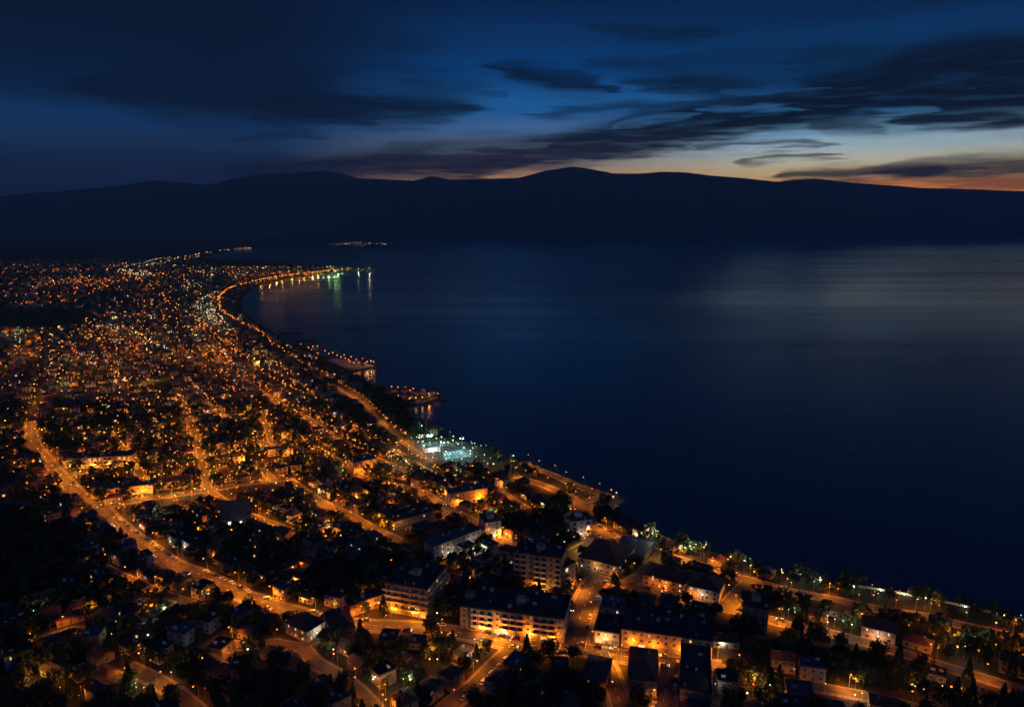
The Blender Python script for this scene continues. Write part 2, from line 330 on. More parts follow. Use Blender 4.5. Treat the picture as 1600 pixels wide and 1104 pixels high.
# ------------------------------------------------------------------ roads
ROADS = [  # name, half width, lamp spacing, lamp power factor, colour, points
    ('the main boulevard', 4.6, 14, 1.7, 's', [(46, 640), (50, 660), (50, 688), (70, 715), (96, 745), (127, 776), (157, 793), (192, 826), (230, 853), (269, 880), (307, 895), (346, 912), (384, 931), (422, 945), (461, 956), (500, 967), (538, 974), (580, 977), (635, 979), (690, 984), (735, 991), (789, 1003), (854, 1011), (905, 1014), (942, 1020), (1010, 1030), (1085, 1039), (1130, 1043)]),
    ('the broad avenue', 6, 20, 1.1, 's', [(895, 1012), (904, 972), (915, 941), (927, 914), (936, 903)]),
    ('the lower coast street', 2.6, 21, 1.5, 's', [(888, 884), (900, 889), (938, 903), (992, 918), (1058, 933), (1098, 943), (1144, 953), (1197, 966), (1232, 976), (1290, 987), (1347, 1002), (1405, 1018), (1462, 1037), (1520, 1054), (1600, 1079), (1700, 1108)]),
    ('the upper coast road', 2.7, 20, 1.6, 's', [(949, 838), (985, 848), (1025, 860), (1048, 869), (1090, 882), (1136, 897), (1186, 910), (1232, 924), (1286, 933), (1340, 945), (1393, 955), (1455, 964), (1501, 976), (1578, 993), (1680, 1012)]),
    ('the waterfront plaza', 7, 20, 1.5, 's', [(909, 786), (906, 798), (913, 815), (930, 829), (949, 837), (936, 845), (921, 850)]),
    ('the old shore street', 2.8, 16, 1.4, 's', [(911, 788), (883, 773), (858, 761), (828, 751), (805, 744)]),
    ('the promenade', 2.4, 16, 1.3, 'a', [(816, 722), (835, 730), (869, 744), (904, 760), (940, 771), (964, 777)]),
    ('the pier lane', 2, 18, 1.2, 'a', [(886, 777), (905, 771), (923, 767)]),
    ('the quay lane', 2, 18, 1.2, 'a', [(914, 784), (930, 779), (944, 773)]),
    ('the corniche', 3.2, 14, 1.4, 'a', [(545, 423.5), (530, 424), (470, 430), (420, 437), (385, 445), (360, 452.5), (346, 461), (340, 470), (341, 480), (346, 491), (371, 507), (402, 523), (427, 546), (458, 566), (490, 585), (518, 602), (545, 617), (569, 633), (600, 664), (641, 699), (675, 722)]),
    ('the second street', 2.8, 16, 1.5, 'a', [(300, 497), (311, 507), (330, 523), (350, 542), (378, 563), (413, 584), (444, 598), (475, 615)]),
    ('the third street', 2.4, 18, 1.4, 's', [(275, 590), (297, 608), (336, 640), (352, 652)]),
    ('the diagonal street', 2.6, 16, 1.5, 's', [(350, 572), (394, 602), (441, 633), (475, 650)]),
    ('the west street', 2.8, 18, 1.5, 'a', [(133, 502), (154, 521), (175, 545), (196, 570), (217, 592), (240, 612)]),
    ('the market street', 3.4, 13, 1.8, 'y', [(150, 609), (162, 607), (205, 603), (234, 597), (268, 590)]),
    ('the north cross street', 2.8, 15, 1.9, 'a', [(58, 684), (67, 683), (114, 680), (171, 675), (255, 664), (297, 657), (339, 651), (375, 647), (405, 643)]),
    ('the middle cross street', 2.8, 15, 2.0, 'a', [(98, 744), (150, 735), (209, 729), (256, 721), (309, 713), (371, 703), (413, 699), (430, 697)]),
    ('the cross street', 3.6, 13, 2.3, 's', [(160, 794), (177, 789), (230, 779), (280, 772), (324, 766), (384, 755), (447, 748)]),
    ('the hall street', 2.8, 16, 1.6, 's', [(324, 766), (337, 775), (364, 792), (388, 805), (432, 821), (464, 834)]),
    ('the short lane', 2.6, 16, 1.4, 's', [(392, 685), (410, 691), (426, 697)]),
    ('the corner lane', 2.6, 16, 1.4, 's', [(404, 730), (414, 738), (425, 748)]),
    ('the hollow street', 3, 16, 1.7, 's', [(500, 784), (516, 792), (546, 805), (575, 822), (601, 835), (625, 846)]),
    ('the slanting street', 3.2, 16, 1.7, 's', [(530, 722), (554, 741), (584, 751), (620, 759), (664, 771), (683, 785), (708, 798), (736, 813), (760, 832), (812, 859), (840, 870)]),
    ('the dormitory lane', 2.6, 18, 1.4, 's', [(708, 799), (690, 806), (660, 815), (640, 822)]),
    ('the villa street', 3.4, 20, 1.1, 's', [(806, 1008), (775, 1037), (745, 1068), (700, 1104), (660, 1140)]),
    ('the fork lane', 2.8, 20, 1.2, 's', [(525, 973), (492, 999), (472, 1011), (492, 1035), (530, 1056), (558, 1078), (582, 1103), (600, 1125)]),
    ('the south lane', 4.5, 22, 1.2, 's', [(1047, 1036), (1042, 1072), (1035, 1104), (1028, 1140)]),
    ('the narrow alley', 4, 22, 1.4, 's', [(938, 1020), (950, 1045), (965, 1085), (970, 1104), (974, 1130)]),
    ('the hillside lane', 2.8, 20, 1.2, 's', [(196, 1040), (246, 1064), (276, 1083), (300, 1104), (330, 1130)]),
    ('the winding lane', 4, 20, 1.0, 'y', [(921, 850), (905, 858), (891, 866), (886, 876), (895, 887)]),
    ('the park lane', 3.5, 22, .7, 's', [(1134, 949), (1150, 932), (1174, 908)]),
    ('the garden lane', 3.5, 24, .7, 'y', [(982, 913), (1003, 897), (1022, 880), (1036, 866)]),
    ('the tree-lined lane', 2.4, 22, 1.0, 's', [(1120, 1044), (1151, 1050), (1200, 1062), (1290, 1076), (1400, 1098), (1480, 1120)]),
    ('the upper slanting street', 2.8, 18, 1.4, 's', [(765, 760), (778, 766), (800, 781), (822, 795)]),
    ('the lane below the courts', 3, 30, .7, 'y', [(640, 720), (668, 737), (700, 750), (722, 748)]),
    ('the upper lane', 2.2, 17, 1.3, 'a', [(62, 655), (120, 648), (190, 641), (250, 633), (300, 624)]),
    ('the row lane', 2.2, 18, 1.3, 's', [(75, 716), (140, 706), (210, 699), (270, 690), (330, 682)]),
    ('the back lane', 2.2, 18, 1.3, 's', [(206, 748), (260, 742), (330, 733), (400, 722), (470, 712)]),
    ('the bend lane', 2.2, 17, 1.3, 's', [(440, 690), (470, 694), (500, 702), (528, 720)]),
    ('the link lane', 2.2, 18, 1.2, 's', [(450, 748), (475, 766), (500, 784)]),
    ('the inner lane', 2.2, 18, 1.2, 's', [(285, 628), (297, 657), (308, 690), (318, 730), (324, 764)]),
    ('the middle lane', 2.2, 18, 1.3, 'a', [(173, 677), (190, 700), (209, 727), (226, 755), (230, 776)]),
    ('the crossing lane', 2.2, 18, 1.3, 's', [(405, 645), (418, 668), (426, 696)]),
    ('the long back street', 2.4, 17, 1.4, 's', [(475, 650), (520, 680), (560, 703), (600, 722), (640, 737)]),
    ('the pine lane', 2.2, 18, 1.2, 'a', [(520, 655), (560, 678), (600, 698), (632, 712)]),
    ('the slope lane', 2.2, 24, .9, 's', [(150, 880), (200, 905), (260, 930), (320, 950)]),
    ('the terrace lane', 2.2, 24, 1.0, 's', [(330, 1000), (380, 1010), (430, 1004), (470, 1012)]),
    ('the south lane end', 2.2, 26, .9, 's', [(60, 1000), (110, 985), (170, 980)]),
    ('the far avenue', 3.5, 110, .6, 'w', [(150, 424), (205, 421), (250, 411), (290, 402), (335, 394), (385, 388)]),
    ('the station road', 3, 80, .6, 'a', [(180, 425), (215, 440), (250, 462), (285, 488), (310, 506)]),
    ('the poplar road', 2.8, 34, 1, 'a', [(70, 520), (72, 560), (66, 600), (52, 642)]),
    ('the ridge road', 2.8, 36, 1, 'a', [(0, 470), (60, 462), (130, 452), (200, 441), (260, 430)]),
    ('the long lane', 2.8, 36, 1, 'a', [(250, 462), (275, 505), (300, 545), (330, 580), (350, 610)]),
]
DESC = {'the main boulevard': 'the long curving boulevard', 'the broad avenue': 'the avenue beside the tower', 'the lower coast street': 'the lower shore-side street', 'the upper coast road': 'the road nearest the shore', 'the waterfront plaza': 'the bright waterfront plaza', 'the old shore street': 'the street behind the pier', 'the promenade': 'the promenade at the pier', 'the pier lane': 'the lane onto the pier', 'the quay lane': 'the short quay lane', 'the corniche': 'the corniche along the bay', 'the cross street': 'the bright crossing street', 'the hall street': 'the street past the metal-roofed hall', 'the hollow street': 'the street above the dark hollow', 'the slanting street': 'the street by the orange-lit clinic', 'the dormitory lane': 'the lane by the grey dormitory', 'the villa street': 'the slanting street below the boulevard', 'the fork lane': 'the lane forking off the boulevard', 'the south lane': 'the lane beside the warehouse', 'the narrow alley': 'the alley beside the dark villa', 'the hillside lane': 'the lowest lane on the slope', 'the winding lane': 'the lane behind the tower', 'the park lane': 'the short lane between terraces', 'the garden lane': 'the lane behind the market hall', 'the tree-lined lane': 'the lowest tree-lined lane', 'the slope lane': 'the dim lane on the slope', 'the terrace lane': 'the lane running into the fork', 'the south lane end': 'the lane on the black hillside', 'the lane below the courts': 'the lane below the sports courts'}
def said(i): return DESC.get(ROADS[i][0], ROADS[i][0])
LAMPC = {'s': (SODIUM, 'sodium'), 'a': (AMBER, 'sodium'), 'y': (YELLOW, 'sodium'), 'w': (WHITE, 'white'), 'g': (GREEN, 'green')}
def smooth(pts):
    w = [G(*p) for p in pts]; out = []
    for i in range(len(w)-1):
        p0, p1, p2, p3 = w[max(i-1, 0)], w[i], w[i+1], w[min(i+2, len(w)-1)]
        n = max(1, min(14, int((p2-p1).length/10)))
        for k in range(n):
            t_ = k/n; out.append(.5*((2*p1)+(p2-p0)*t_+(2*p0-5*p1+4*p2-p3)*t_*t_+(3*p1-p0-3*p2+p3)*t_**3))
    return out+[w[-1]]
road_w = []; SEG = []
for i, (nm, hw, sp, pw, cc, pts) in enumerate(ROADS):
    w = smooth(pts); road_w.append(w)
    for a, c in zip(w, w[1:]): SEG.append((a.x, a.y, c.x, c.y, hw, i))
    nrm = []
    for k in range(len(w)):
        d = (w[min(k+1, len(w)-1)]-w[max(k-1, 0)]).normalized(); nrm.append(Vector((-d.y, d.x, 0)))
    def strip(off0, off1, z):
        q = MB(); q.v = [tuple(p+n*o+Vector((0, 0, z))) for p, n in zip(w, nrm) for o in (off0, off1)]
        q.f = [(2*k, 2*k+1, 2*k+3, 2*k+2) for k in range(len(w)-1)]; q.m = [0]*len(q.f); return q
    z0 = .2+i*.008
    tag(strip(hw, -hw, z0).obj('road', MT['asphalt' if hw > 4 else 'lane']), kind='structure')
    if w[0].y < 1100:
        pv = strip(hw+1.5, -hw-1.5, .05+i*.003)
        tag(pv.obj('pavement', MT['pavement']), kind='structure')
    if hw >= 3.6 and w[0].y < 900:
        q = MB(); acc = 0
        for k in range(len(w)-1):
            d = (w[k+1]-w[k]); L = d.length; d.normalize(); s_ = -acc % 6
            while s_+2.5 < L:
                p = w[k]+d*s_; n = Vector((-d.y, d.x, 0))*.09; z = Vector((0, 0, z0+.004)); q.face([p+n+z, p-n+z, p-n+d*2.5+z, p+n+d*2.5+z]); s_ += 6
            acc += L
        for side in (hw-.35, -hw+.35):
            for k in range(len(w)-1):
                z = Vector((0, 0, z0+.004)); q.face([w[k]+nrm[k]*(side+.08)+z, w[k]+nrm[k]*(side-.08)+z, w[k+1]+nrm[k+1]*(side-.08)+z, w[k+1]+nrm[k+1]*(side+.08)+z])
        tag(q.obj('road_markings', MT['paint']), kind='structure')
SEG = np.array(SEG)
def road_near(x, y):
    ax, ay, bx, by = SEG[:, 0], SEG[:, 1], SEG[:, 2], SEG[:, 3]; dx, dy = bx-ax, by-ay
    t_ = np.clip(((x-ax)*dx+(y-ay)*dy)/(dx*dx+dy*dy+1e-9), 0, 1); d = np.hypot(x-ax-t_*dx, y-ay-t_*dy)
    k = int(np.argmin(d-SEG[:, 4])); return d[k]-SEG[k, 4], math.atan2(dy[k], dx[k]), int(SEG[k, 5])
def hides_road(x, y, h):
    for k, deep in ((1+.3*h/184, 0), (1+.65*h/184, 0), (1+1.0*h/184, 1), (1+1.4*h/184, 1)):
        d, _, i = road_near(x*k, y*k)
        if (d < -.3 and not deep and ROADS[i][0] in MAJOR) or (d < .6 and ROADS[i][0] in ACROSS): return True
    return False
ACROSS = {'the '+n for n in ('cross street', 'middle cross street', 'north cross street', 'market street', 'upper lane')}
MAJOR = {'the '+n for n in ('main boulevard', 'broad avenue', 'lower coast street', 'upper coast road', 'waterfront plaza', 'corniche', 'market street', 'north cross street', 'middle cross street', 'cross street', 'hollow street', 'slanting street', 'villa street', 'fork lane', 'second street', 'narrow alley', 'south lane', 'dormitory lane', 'hall street', 'third street', 'diagonal street', 'west street', 'upper slanting street', 'short lane', 'corner lane', 'back lane', 'row lane', 'long back street', 'upper lane', 'bend lane', 'hillside lane', 'promenade', 'pier lane', 'quay lane', 'old shore street')}
RING = np.array([(p.x, p.y) for p in ring])
def inside(x, y, poly):
    px_, py_ = poly[:, 0], poly[:, 1]; qx, qy = np.roll(px_, -1), np.roll(py_, -1)
    c = ((py_ > y) != (qy > y)) & (x < (qx-px_)*(y-py_)/(qy-py_+1e-12)+px_); return bool(np.count_nonzero(c) % 2)
CW = np.array([(p.x, p.y) for p in coast_w])
def coast_dist(x, y):
    a, c = CW[:-1], CW[1:]; d = c-a; t_ = np.clip(((x-a[:, 0])*d[:, 0]+(y-a[:, 1])*d[:, 1])/(d**2).sum(1), 0, 1)
    return float(np.min(np.hypot(x-a[:, 0]-t_*d[:, 0], y-a[:, 1]-t_*d[:, 1])))


# ------------------------------------------------------------------ part prototypes
def window_mesh(w, h, pane, pane2=None):
    q = MB(); f = .12
    q.box(-w/2, w/2, -.05, .04, 0, h, 0)
    q.face([(-w/2+f, -.055, f), (-f/3, -.055, f), (-f/3, -.055, h-f), (-w/2+f, -.055, h-f)], 1)
    q.face([(f/3, -.055, f), (w/2-f, -.055, f), (w/2-f, -.055, h-f), (f/3, -.055, h-f)], 2)
    return q.mesh('window', [MT['frame'], pane, pane2 or pane])
WIN = {k: window_mesh(1.4, 1.4, m) for k, m in (('dark', MT['glass']), ('w', EM['win_w']), ('o', EM['win_o']), ('c', EM['win_c']))}
for k_ in 'woc': WIN[k_] = window_mesh(1.4, 1.4, EM['win_'+k_], EM['dimwin'])
WINTALL = {k: window_mesh(2.0, 2.1, m) for k, m in (('dark', MT['glass']), ('w', EM['win_w']), ('o', EM['win_o']), ('c', EM['win_c']))}
SHOP = {k: window_mesh(3.0, 2.4, m) for k, m in (('dark', MT['shutter']), ('w', EM['shop']), ('o', EM['win_o']), ('c', EM['win_c']))}
def door_mesh():
    q = MB(); q.box(-.55, .55, -.05, .04, 0, 2.15, 0); q.box(-.45, .45, -.075, -.052, .05, 2.05, 1); return q.mesh('door', [MT['frame'], MT['wood']])
DOOR = door_mesh()
def handle_mesh():
    q = MB(); q.box(.3, .36, -.14, -.078, .95, 1.1); return q.mesh('handle', MT['metal'])
HANDLE = handle_mesh()
def balcony_mesh(L, d=1.5):
    q = MB(); q.box(-L/2, L/2, -d, -.003, -.16, 0); q.box(-L/2, L/2, -d, -d+.1, .003, .95); q.box(-L/2, -L/2+.1, -d+.103, -.003, .003, .95); q.box(L/2-.1, L/2, -d+.103, -.003, .003, .95)
    return q.mesh('balcony', MT['rail'])
BALC = {}
def wall_mesh(w, d, h, m):
    q = MB(); q.box(-w/2, w/2, -d/2, d/2, -.2, h, 0, bottom=False); return q.mesh('wall', m)
def roof_mesh(kind, w, d, h, m):
    q = MB(); o = .5; W2, D2 = w/2+o, d/2+o
    if kind == 'flat':
        q.box(-w/2-.15, w/2+.15, -d/2-.15, d/2+.15, h+.003, h+.2)
        for x0, x1, y0, y1 in ((-w/2-.15, w/2+.15, -d/2-.15, -d/2+.1), (-w/2-.15, w/2+.15, d/2-.1, d/2+.15), (-w/2-.15, -w/2+.1, -d/2+.103, d/2-.103), (w/2-.1, w/2+.15, -d/2+.103, d/2-.103)): q.box(x0, x1, y0, y1, h+.203, h+.75)
    elif kind == 'gable':
        t_ = h+.32*d; z = h+.003
        for s_ in (-1, 1): q.face([(-W2, s_*D2, z), (W2, s_*D2, z), (W2, 0, t_), (-W2, 0, t_)][::s_*-1 or 1])
        q.face([(-W2, -D2, z), (-W2, 0, t_), (-W2, D2, z)]); q.face([(W2, -D2, z), (W2, D2, z), (W2, 0, t_)]); q.face([(-W2, -D2, z), (-W2, D2, z), (W2, D2, z), (W2, -D2, z)])
    else:
        t_ = h+.28*min(w, d); r_ = max(.4, (w-d)/2) if w > d else .4; z = h+.003; a, c = (-r_, 0, t_), (r_, 0, t_)
        q.face([(-W2, -D2, z), (W2, -D2, z), c, a]); q.face([(W2, D2, z), (-W2, D2, z), a, c]); q.face([(-W2, D2, z), (-W2, -D2, z), a]); q.face([(W2, -D2, z), (W2, D2, z), c]); q.face([(-W2, -D2, z), (-W2, D2, z), (W2, D2, z), (W2, -D2, z)])
    return q.mesh('roof', m)
def chimney_mesh(x, y, z):
    q = MB(); q.box(x-.35, x+.35, y-.35, y+.35, z-1.6, z+.7); q.box(x-.45, x+.45, y-.45, y+.45, z+.703, z+.85); return q.mesh('chimney', MT['cream'])
def tank_mesh(x, y, z):
    q = MB(); q.box(x-.6, x-.5, y-.6, y+.6, z, z+.5); q.box(x+.5, x+.6, y-.6, y+.6, z, z+.5)
    q.tube([(x-.9, y, z+1.05), (x+.9, y, z+1.05)], [.52, .52], 10); return q.mesh('water_tank', MT['plastic'])
def lantern_mesh(m):
    q = MB(); q.box(-.12, .12, -.25, 0, .25, .33, 0); q.ball((0, -.16, .06), .19, 1); return q.mesh('porch_lamp', [MT['metal'], m])
LANT = {k: lantern_mesh(EM[k]) for k in ('porch', 'porch_c')}

def add_window(parent, mesh, x, y, z, rz):
    o = link('window', mesh, None, (x, y, z), rz); adopt(o, parent); return o
# ------------------------------------------------------------------ houses
SHAPES = [(8, 6.8, 3.2, 1, 'hip'), (9.5, 7, 3.3, 1, 'gable'), (8.5, 7.5, 6.0, 2, 'hip'), (10, 7.5, 6.0, 2, 'flat'), (8, 8, 6.0, 2, 'flat'), (11.5, 7, 3.4, 1, 'hip'), (8, 6.5, 3.1, 1, 'gable'), (7, 6.5, 3.1, 1, 'flat'), (9.5, 7, 6.0, 2, 'gable')]
WALLS = [('cream', 'cream'), ('white', 'whitewash'), ('ochre', 'ochre'), ('pink', 'pink'), ('grey', 'greyr')]
ROOFM = {'hip': [('terracotta', 'tile'), ('brown tiled', 'tile2')], 'gable': [('terracotta', 'tile'), ('brown tiled', 'tile2')], 'flat': [('flat dark', 'felt'), ('flat concrete', 'slab')]}
PROTO = {}
def solar_mesh():
    q = MB(); q.face([(-.9, -.9, .1), (.9, -.9, .1), (.9, .35, .85), (-.9, .35, .85)], 0); q.face([(-.9, .35, .85), (.9, .35, .85), (.9, .35, .0), (-.9, .35, .0)], 1); q.tube([(-.8, .55, 1.0), (.8, .55, 1.0)], [.26, .26], 8, 1); q.box(-.8, -.72, .5, .58, -.5, .9, 1); q.box(.72, .8, .5, .58, -.5, .9, 1)
    return q.mesh('solar_heater', [MT['glass'], MT['plastic']])
SOLAR = solar_mesh()
def house_proto(si, wi, ri):
    k = (si, wi, ri)
    if k in PROTO: return PROTO[k], False
    w, d, h, fl, kind = SHAPES[si]; t = empty('house')
    adopt(link('wall', wall_mesh(w, d, h, MT[WALLS[wi][1]])), t)
    rf = adopt(link('roof', roof_mesh(kind, w, d, h, MT[ROOFM[kind][ri][1]])), t)
    adopt(link('chimney', chimney_mesh(w*.2, d*.18, h+.3*d*.5)) if kind != 'flat' else link('water_tank', tank_mesh(w*.22, d*.2, h+.203)), rf)
    dr = adopt(link('door', DOOR, None, (0, -d/2-.06, 0)), t); adopt(link('handle', HANDLE), dr)
    for f in range(fl):
        z = .95+f*3
        for x in ((-w*.33, w*.33) if f == 0 else (-w*.33, 0, w*.33)): add_window(t, WIN['dark'], x, -d/2-.03, z, 0)
        for x in (-w*.25, w*.25): add_window(t, WIN['dark'], x, d/2+.03, z, math.pi)
        add_window(t, WIN['dark'], -w/2-.03, 0, z, -math.pi/2); add_window(t, WIN['dark'], w/2+.03, 0, z, math.pi/2)
    PROTO[k] = t; return t, True

# ------------------------------------------------------------------ large blocks
FOOT = []   # footprints kept clear: centre, axis, half sizes
LANDMARK = []
def clear_of(x, y, pad):
    for cx, cy_, ca, sa, hw, hd in FOOT:
        u = (x-cx)*ca+(y-cy_)*sa; v = -(x-cx)*sa+(y-cy_)*ca
        if abs(u) < hw+pad and abs(v) < hd+pad: return False
    return True
def block(name, label, cat, p0, p1, depth, floors, wallm, roof='flat', roofm='felt', fh=3.0, lit=.12, balc=0, shop=0.0, bay=3.4, side=True, col='w', glow=None, run=False):
    A, B = G(*p0), G(*p1); d = B-A; L = d.length; d.normalize(); rz = math.atan2(d.y, d.x)
    nrm = Vector((-d.y, d.x, 0)); C = (A+B)/2+nrm*depth/2; h = fh*floors
    t = empty(name, (C.x, C.y, 0), rz); tag(t, label, cat)
    FOOT.append((C.x, C.y, d.x, d.y, L/2, depth/2))
    link('wall', wall_mesh(L, depth, h, MT[wallm]), t)
    rf = link('roof', roof_mesh(roof, L, depth, h, MT[roofm]), t)
    if roof == 'flat':
        for k in range(max(1, int(L/14))): link('water_tank', tank_mesh(-L/2+3+rng.random()*(L-6), depth*(rng.random()*.5-.1), h+.203), rf)
        for k in range(max(3, int(L/5))):
            vx, vy, vs = rng.uniform(-L/2+1, L/2-1), rng.uniform(-depth/2+1, depth/2-1), rng.uniform(.3, .8); q = MB(); q.box(vx-vs, vx+vs, vy-vs*.7, vy+vs*.7, h+.203, h+.3+vs*1.6); q.tube([(vx, vy, h+.3+vs*1.6), (vx, vy, h+1.2+vs*2)], [.07, .05], 5); link('vent', q.mesh('vent', MT[rng.choice(('plastic', 'rail', 'metal'))]), rf)
        if floors >= 4:
            q = MB(); q.box(-2, 2, -1.5, 1.8, h+.203, h+2.6); q.box(-2.2, 2.2, -1.7, 2, h+2.603, h+2.8); link('stair_house', q.mesh('stair_house', MT[wallm]), rf)
    else: link('chimney', chimney_mesh(L*.2, depth*.18, h+.14*depth), rf)
    n = max(1, int((L-1)/bay)); step = (L-.6)/n; cnt = 0
    def pick(p):
        r = rng.random(); return 'dark' if r > p else ('c' if r < p*.12 and col != 'o' else ('o' if r < p*.45 or col == 'o' else 'w'))
    for f in range(floors):
        for i in range(n):
            if cnt >= 70: break
            x = -L/2+.3+step*(i+.5)
            if f == 0 and shop and step > 3.15: add_shop = SHOP[pick(shop)]; link('shop_window', add_shop, t, (x, -depth/2-.03, .25), 0)
            else:
                tall = balc and f > 0 and (i % balc) != balc-1
                link('window', (WINTALL if tall else WIN)[pick(lit)], t, (x, -depth/2-.03, f*fh+(.15 if tall else .95)), 0)
                if tall:
                    key = round(step*.86, 1)
                    if key not in BALC: BALC[key] = balcony_mesh(key)
                    link('balcony', BALC[key], t, (x, -depth/2, f*fh+.05), 0)
            cnt += 1
        if side:
            m = max(1, int((depth-1)/4.2)); st = (depth-.6)/m
            for i in range(min(m, 4)):
                for sx, rr_ in ((1, math.pi/2), (-1, -math.pi/2)):
                    link('window', WIN[pick(lit)], t, (sx*(L/2+.03), -depth/2+.3+st*(i+.5), f*fh+.95), rr_)
    dr = link('door', DOOR, t, (step*.02, -depth/2-.09, 0), 0); link('handle', HANDLE, dr)
    if run:
        for f in range(1, floors):
            for nm_, (x0, x1, y0, y1) in (('front', (-L/2-.9, L/2+.9, -depth/2-1.5, -depth/2-.003)), ('side', (L/2+.003, L/2+1.3, -depth/2+.003, depth/2-1))):
                q = MB(); z = f*fh; q.box(x0, x1, y0, y1, z-.18, z)
                if nm_ == 'front': q.box(x0, x1, y0, y0+.12, z+.003, z+.95); [q.box(x0+(x1-x0)*k/5-.06, x0+(x1-x0)*k/5+.06, y0+.123, y1, z+.003, z+fh-.5) for k in range(1, 5)]
                else: q.box(x1-.12, x1, y0, y1, z+.003, z+.95); [q.box(x0, x1-.123, y0+(y1-y0)*k/5-.06, y0+(y1-y0)*k/5+.06, z+.003, z+fh-.5) for k in range(1, 5)]
                link('balcony', q.mesh('balcony', MT['cream']), t)
    if glow:
        gc, gp, gs = glow; k = max(1, int(L/gs))
        for i in range(k):
            x = -L/2+L*(i+.5)/k+rng.uniform(-1, 1); link('wall_lamp', LANT['porch_c' if gc in (WHITE, COOL, GREEN) else 'porch'], t, (x, -depth/2-.06, 2.7), 0)
            light('POINT', t, (x, -depth/2-2.4, 3.2), round(1.5*gp*rng.choice((.5, 1, 1.6))), gc, .2)  # unseen source set out in front of its lantern to wash the facade
    q = MB()   # cornice line over the ground floor, proud of the wall
    if floors > 1: q.box(-L/2-.12, L/2+.12, -depth/2-.12, -depth/2-.003, fh-.25, fh-.05); link('string_course', q.mesh('string_course', MT['rail']), t)
    return t, C, rz, L
HB = {}
def blk(key, *a, **k): HB[key] = block(*a, **k); return HB[key]
blk('hotel', 'hotel_block', 'square five storey block with balconies and dark flat roof above the main boulevard', 'hotel', (603, 955), (668, 967), 25, 5, 'cream', lit=.08, fh=3.1, shop=.25, run=True, glow=(SODIUM, 1500, 9))
blk('annex', 'annex_building', 'low two storey annex running from the boulevard bend to the square hotel block', 'building', (548, 964), (603, 944), 7, 2, 'ochre', lit=.06, side=False, glow=(SODIUM, 900, 14))
blk('balc', 'apartment_block', 'long four storey block of balcony flats over lit shops facing the main boulevard', 'apartment block', (735, 984), (881, 1004), 21, 4, 'cream', lit=.08, balc=4, fh=2.9, shop=.22, glow=(SODIUM, 2200, 9))
blk('balc2', 'corner_block', 'narrow dark corner block at the end of the long balcony flats', 'building', (719, 981), (732, 983), 18, 4, 'greyr', lit=.03, fh=2.8)
blk('longc', 'apartment_block', 'long three storey lamp-lit block with small dark windows beyond the broad avenue junction', 'apartment block', (970, 1010), (1112, 1030), 22, 3, 'cream', lit=.05, fh=2.9, shop=.2, glow=(SODIUM, 1500, 10))
blk('arcade', 'shop_arcade', 'low two storey arcade of bright shops on the broad avenue corner', 'shop arcade', (928, 1003), (967, 1009), 20, 2, 'cream', lit=.15, shop=.5, glow=(WARM, 900, 7))
blk('tower', 'apartment_tower', 'tall dark six storey apartment tower behind the balcony flats', 'apartment tower', (802, 920), (877, 931), 15, 7, 'pink', lit=.04, balc=3, fh=3.0)
blk('tower2', 'corner_tower', 'stepped narrow tower joined to the tall dark apartment tower beside the broad avenue', 'apartment tower', (880, 929), (899, 919), 13, 5, 'pink', lit=.1, balc=2, fh=3.0, glow=(SODIUM, 700, 6))
blk('ell', 'school_building', 'white floodlit three storey L-shaped wing along the bright yard', 'school', (679, 878), (752, 849), 10, 3, 'whitewash', roofm='slab', lit=.1, fh=3.1, glow=(WHITE, 420, 12))
blk('ell2', 'school_building', 'white windowed gable wing closing the top of the bright yard', 'school', (758, 845), (783, 841), 12, 4, 'whitewash', roofm='slab', lit=.06, fh=2.9, glow=(WHITE, 500, 9))
blk('market', 'market_hall', 'wide dark hip-roofed hall with lit windows at the top of the broad avenue', 'hall', (904, 886), (966, 902), 27, 2, 'cream', roof='hip', roofm='tile2', lit=.3, fh=3.3, glow=(WARM, 700, 12))
blk('terrace1', 'terrace_house', 'brown-roofed terrace beside the hall on the lower coast street', 'terrace', (1004, 913), (1069, 929), 15, 2, 'cream', roof='hip', roofm='tile2', lit=.3, glow=(SODIUM, 800, 12))
blk('terrace2', 'terrace_house', 'whitish lit terrace between the park lane and the brown-roofed terrace', 'terrace', (1073, 930), (1123, 942), 16, 2, 'whitewash', roof='hip', roofm='tile2', lit=.35, col='w', glow=(WHITE, 300, 12))
blk('villa1', 'townhouse', 'dark-roofed block alone between the narrow alley and the south lane', 'house', (981, 1090), (1025, 1096), 22, 3, 'greyr', roof='hip', roofm='tile2', lit=.1)
blk('villa2', 'townhouse', 'dark tiled villa on the uphill side of the narrow alley', 'house', (908, 1076), (944, 1084), 16, 2, 'cream', roof='hip', roofm='tile2', lit=.06)
blk('villa3', 'warehouse', 'big dark low warehouse beside the south lane', 'warehouse', (1062, 1096), (1112, 1104), 34, 2, 'greyr', roofm='felt', lit=.02)
blk('lit1', 'apartment_block', 'amber-lit three storey block on the boulevard side of the middle cross street', 'apartment block', (114, 733), (208, 728), 12, 3, 'cream', lit=.3, balc=3, col='o', glow=(AMBER, 2600, 11))
blk('lit2', 'shop_block', 'glowing orange two storey shop block at the boulevard and cross street corner', 'shops', (166, 777), (240, 770), 11, 2, 'ochre', roofm='slab', lit=.5, col='o', shop=.7, glow=(SODIUM, 2600, 11))
blk('lit3', 'shop_block', 'second orange shop block farther along the cross street', 'shops', (244, 767), (300, 760), 10, 2, 'cream', roof='hip', roofm='tile', lit=.25, col='o', glow=(SODIUM, 1500, 14))
blk('fork', 'corner_house', 'house with a bright lit side wall at the mouth of the fork lane', 'house', (480, 1005), (509, 987), 15, 2, 'whitewash', roof='hip', roofm='tile2', lit=.4, glow=(WHITE, 350, 12))
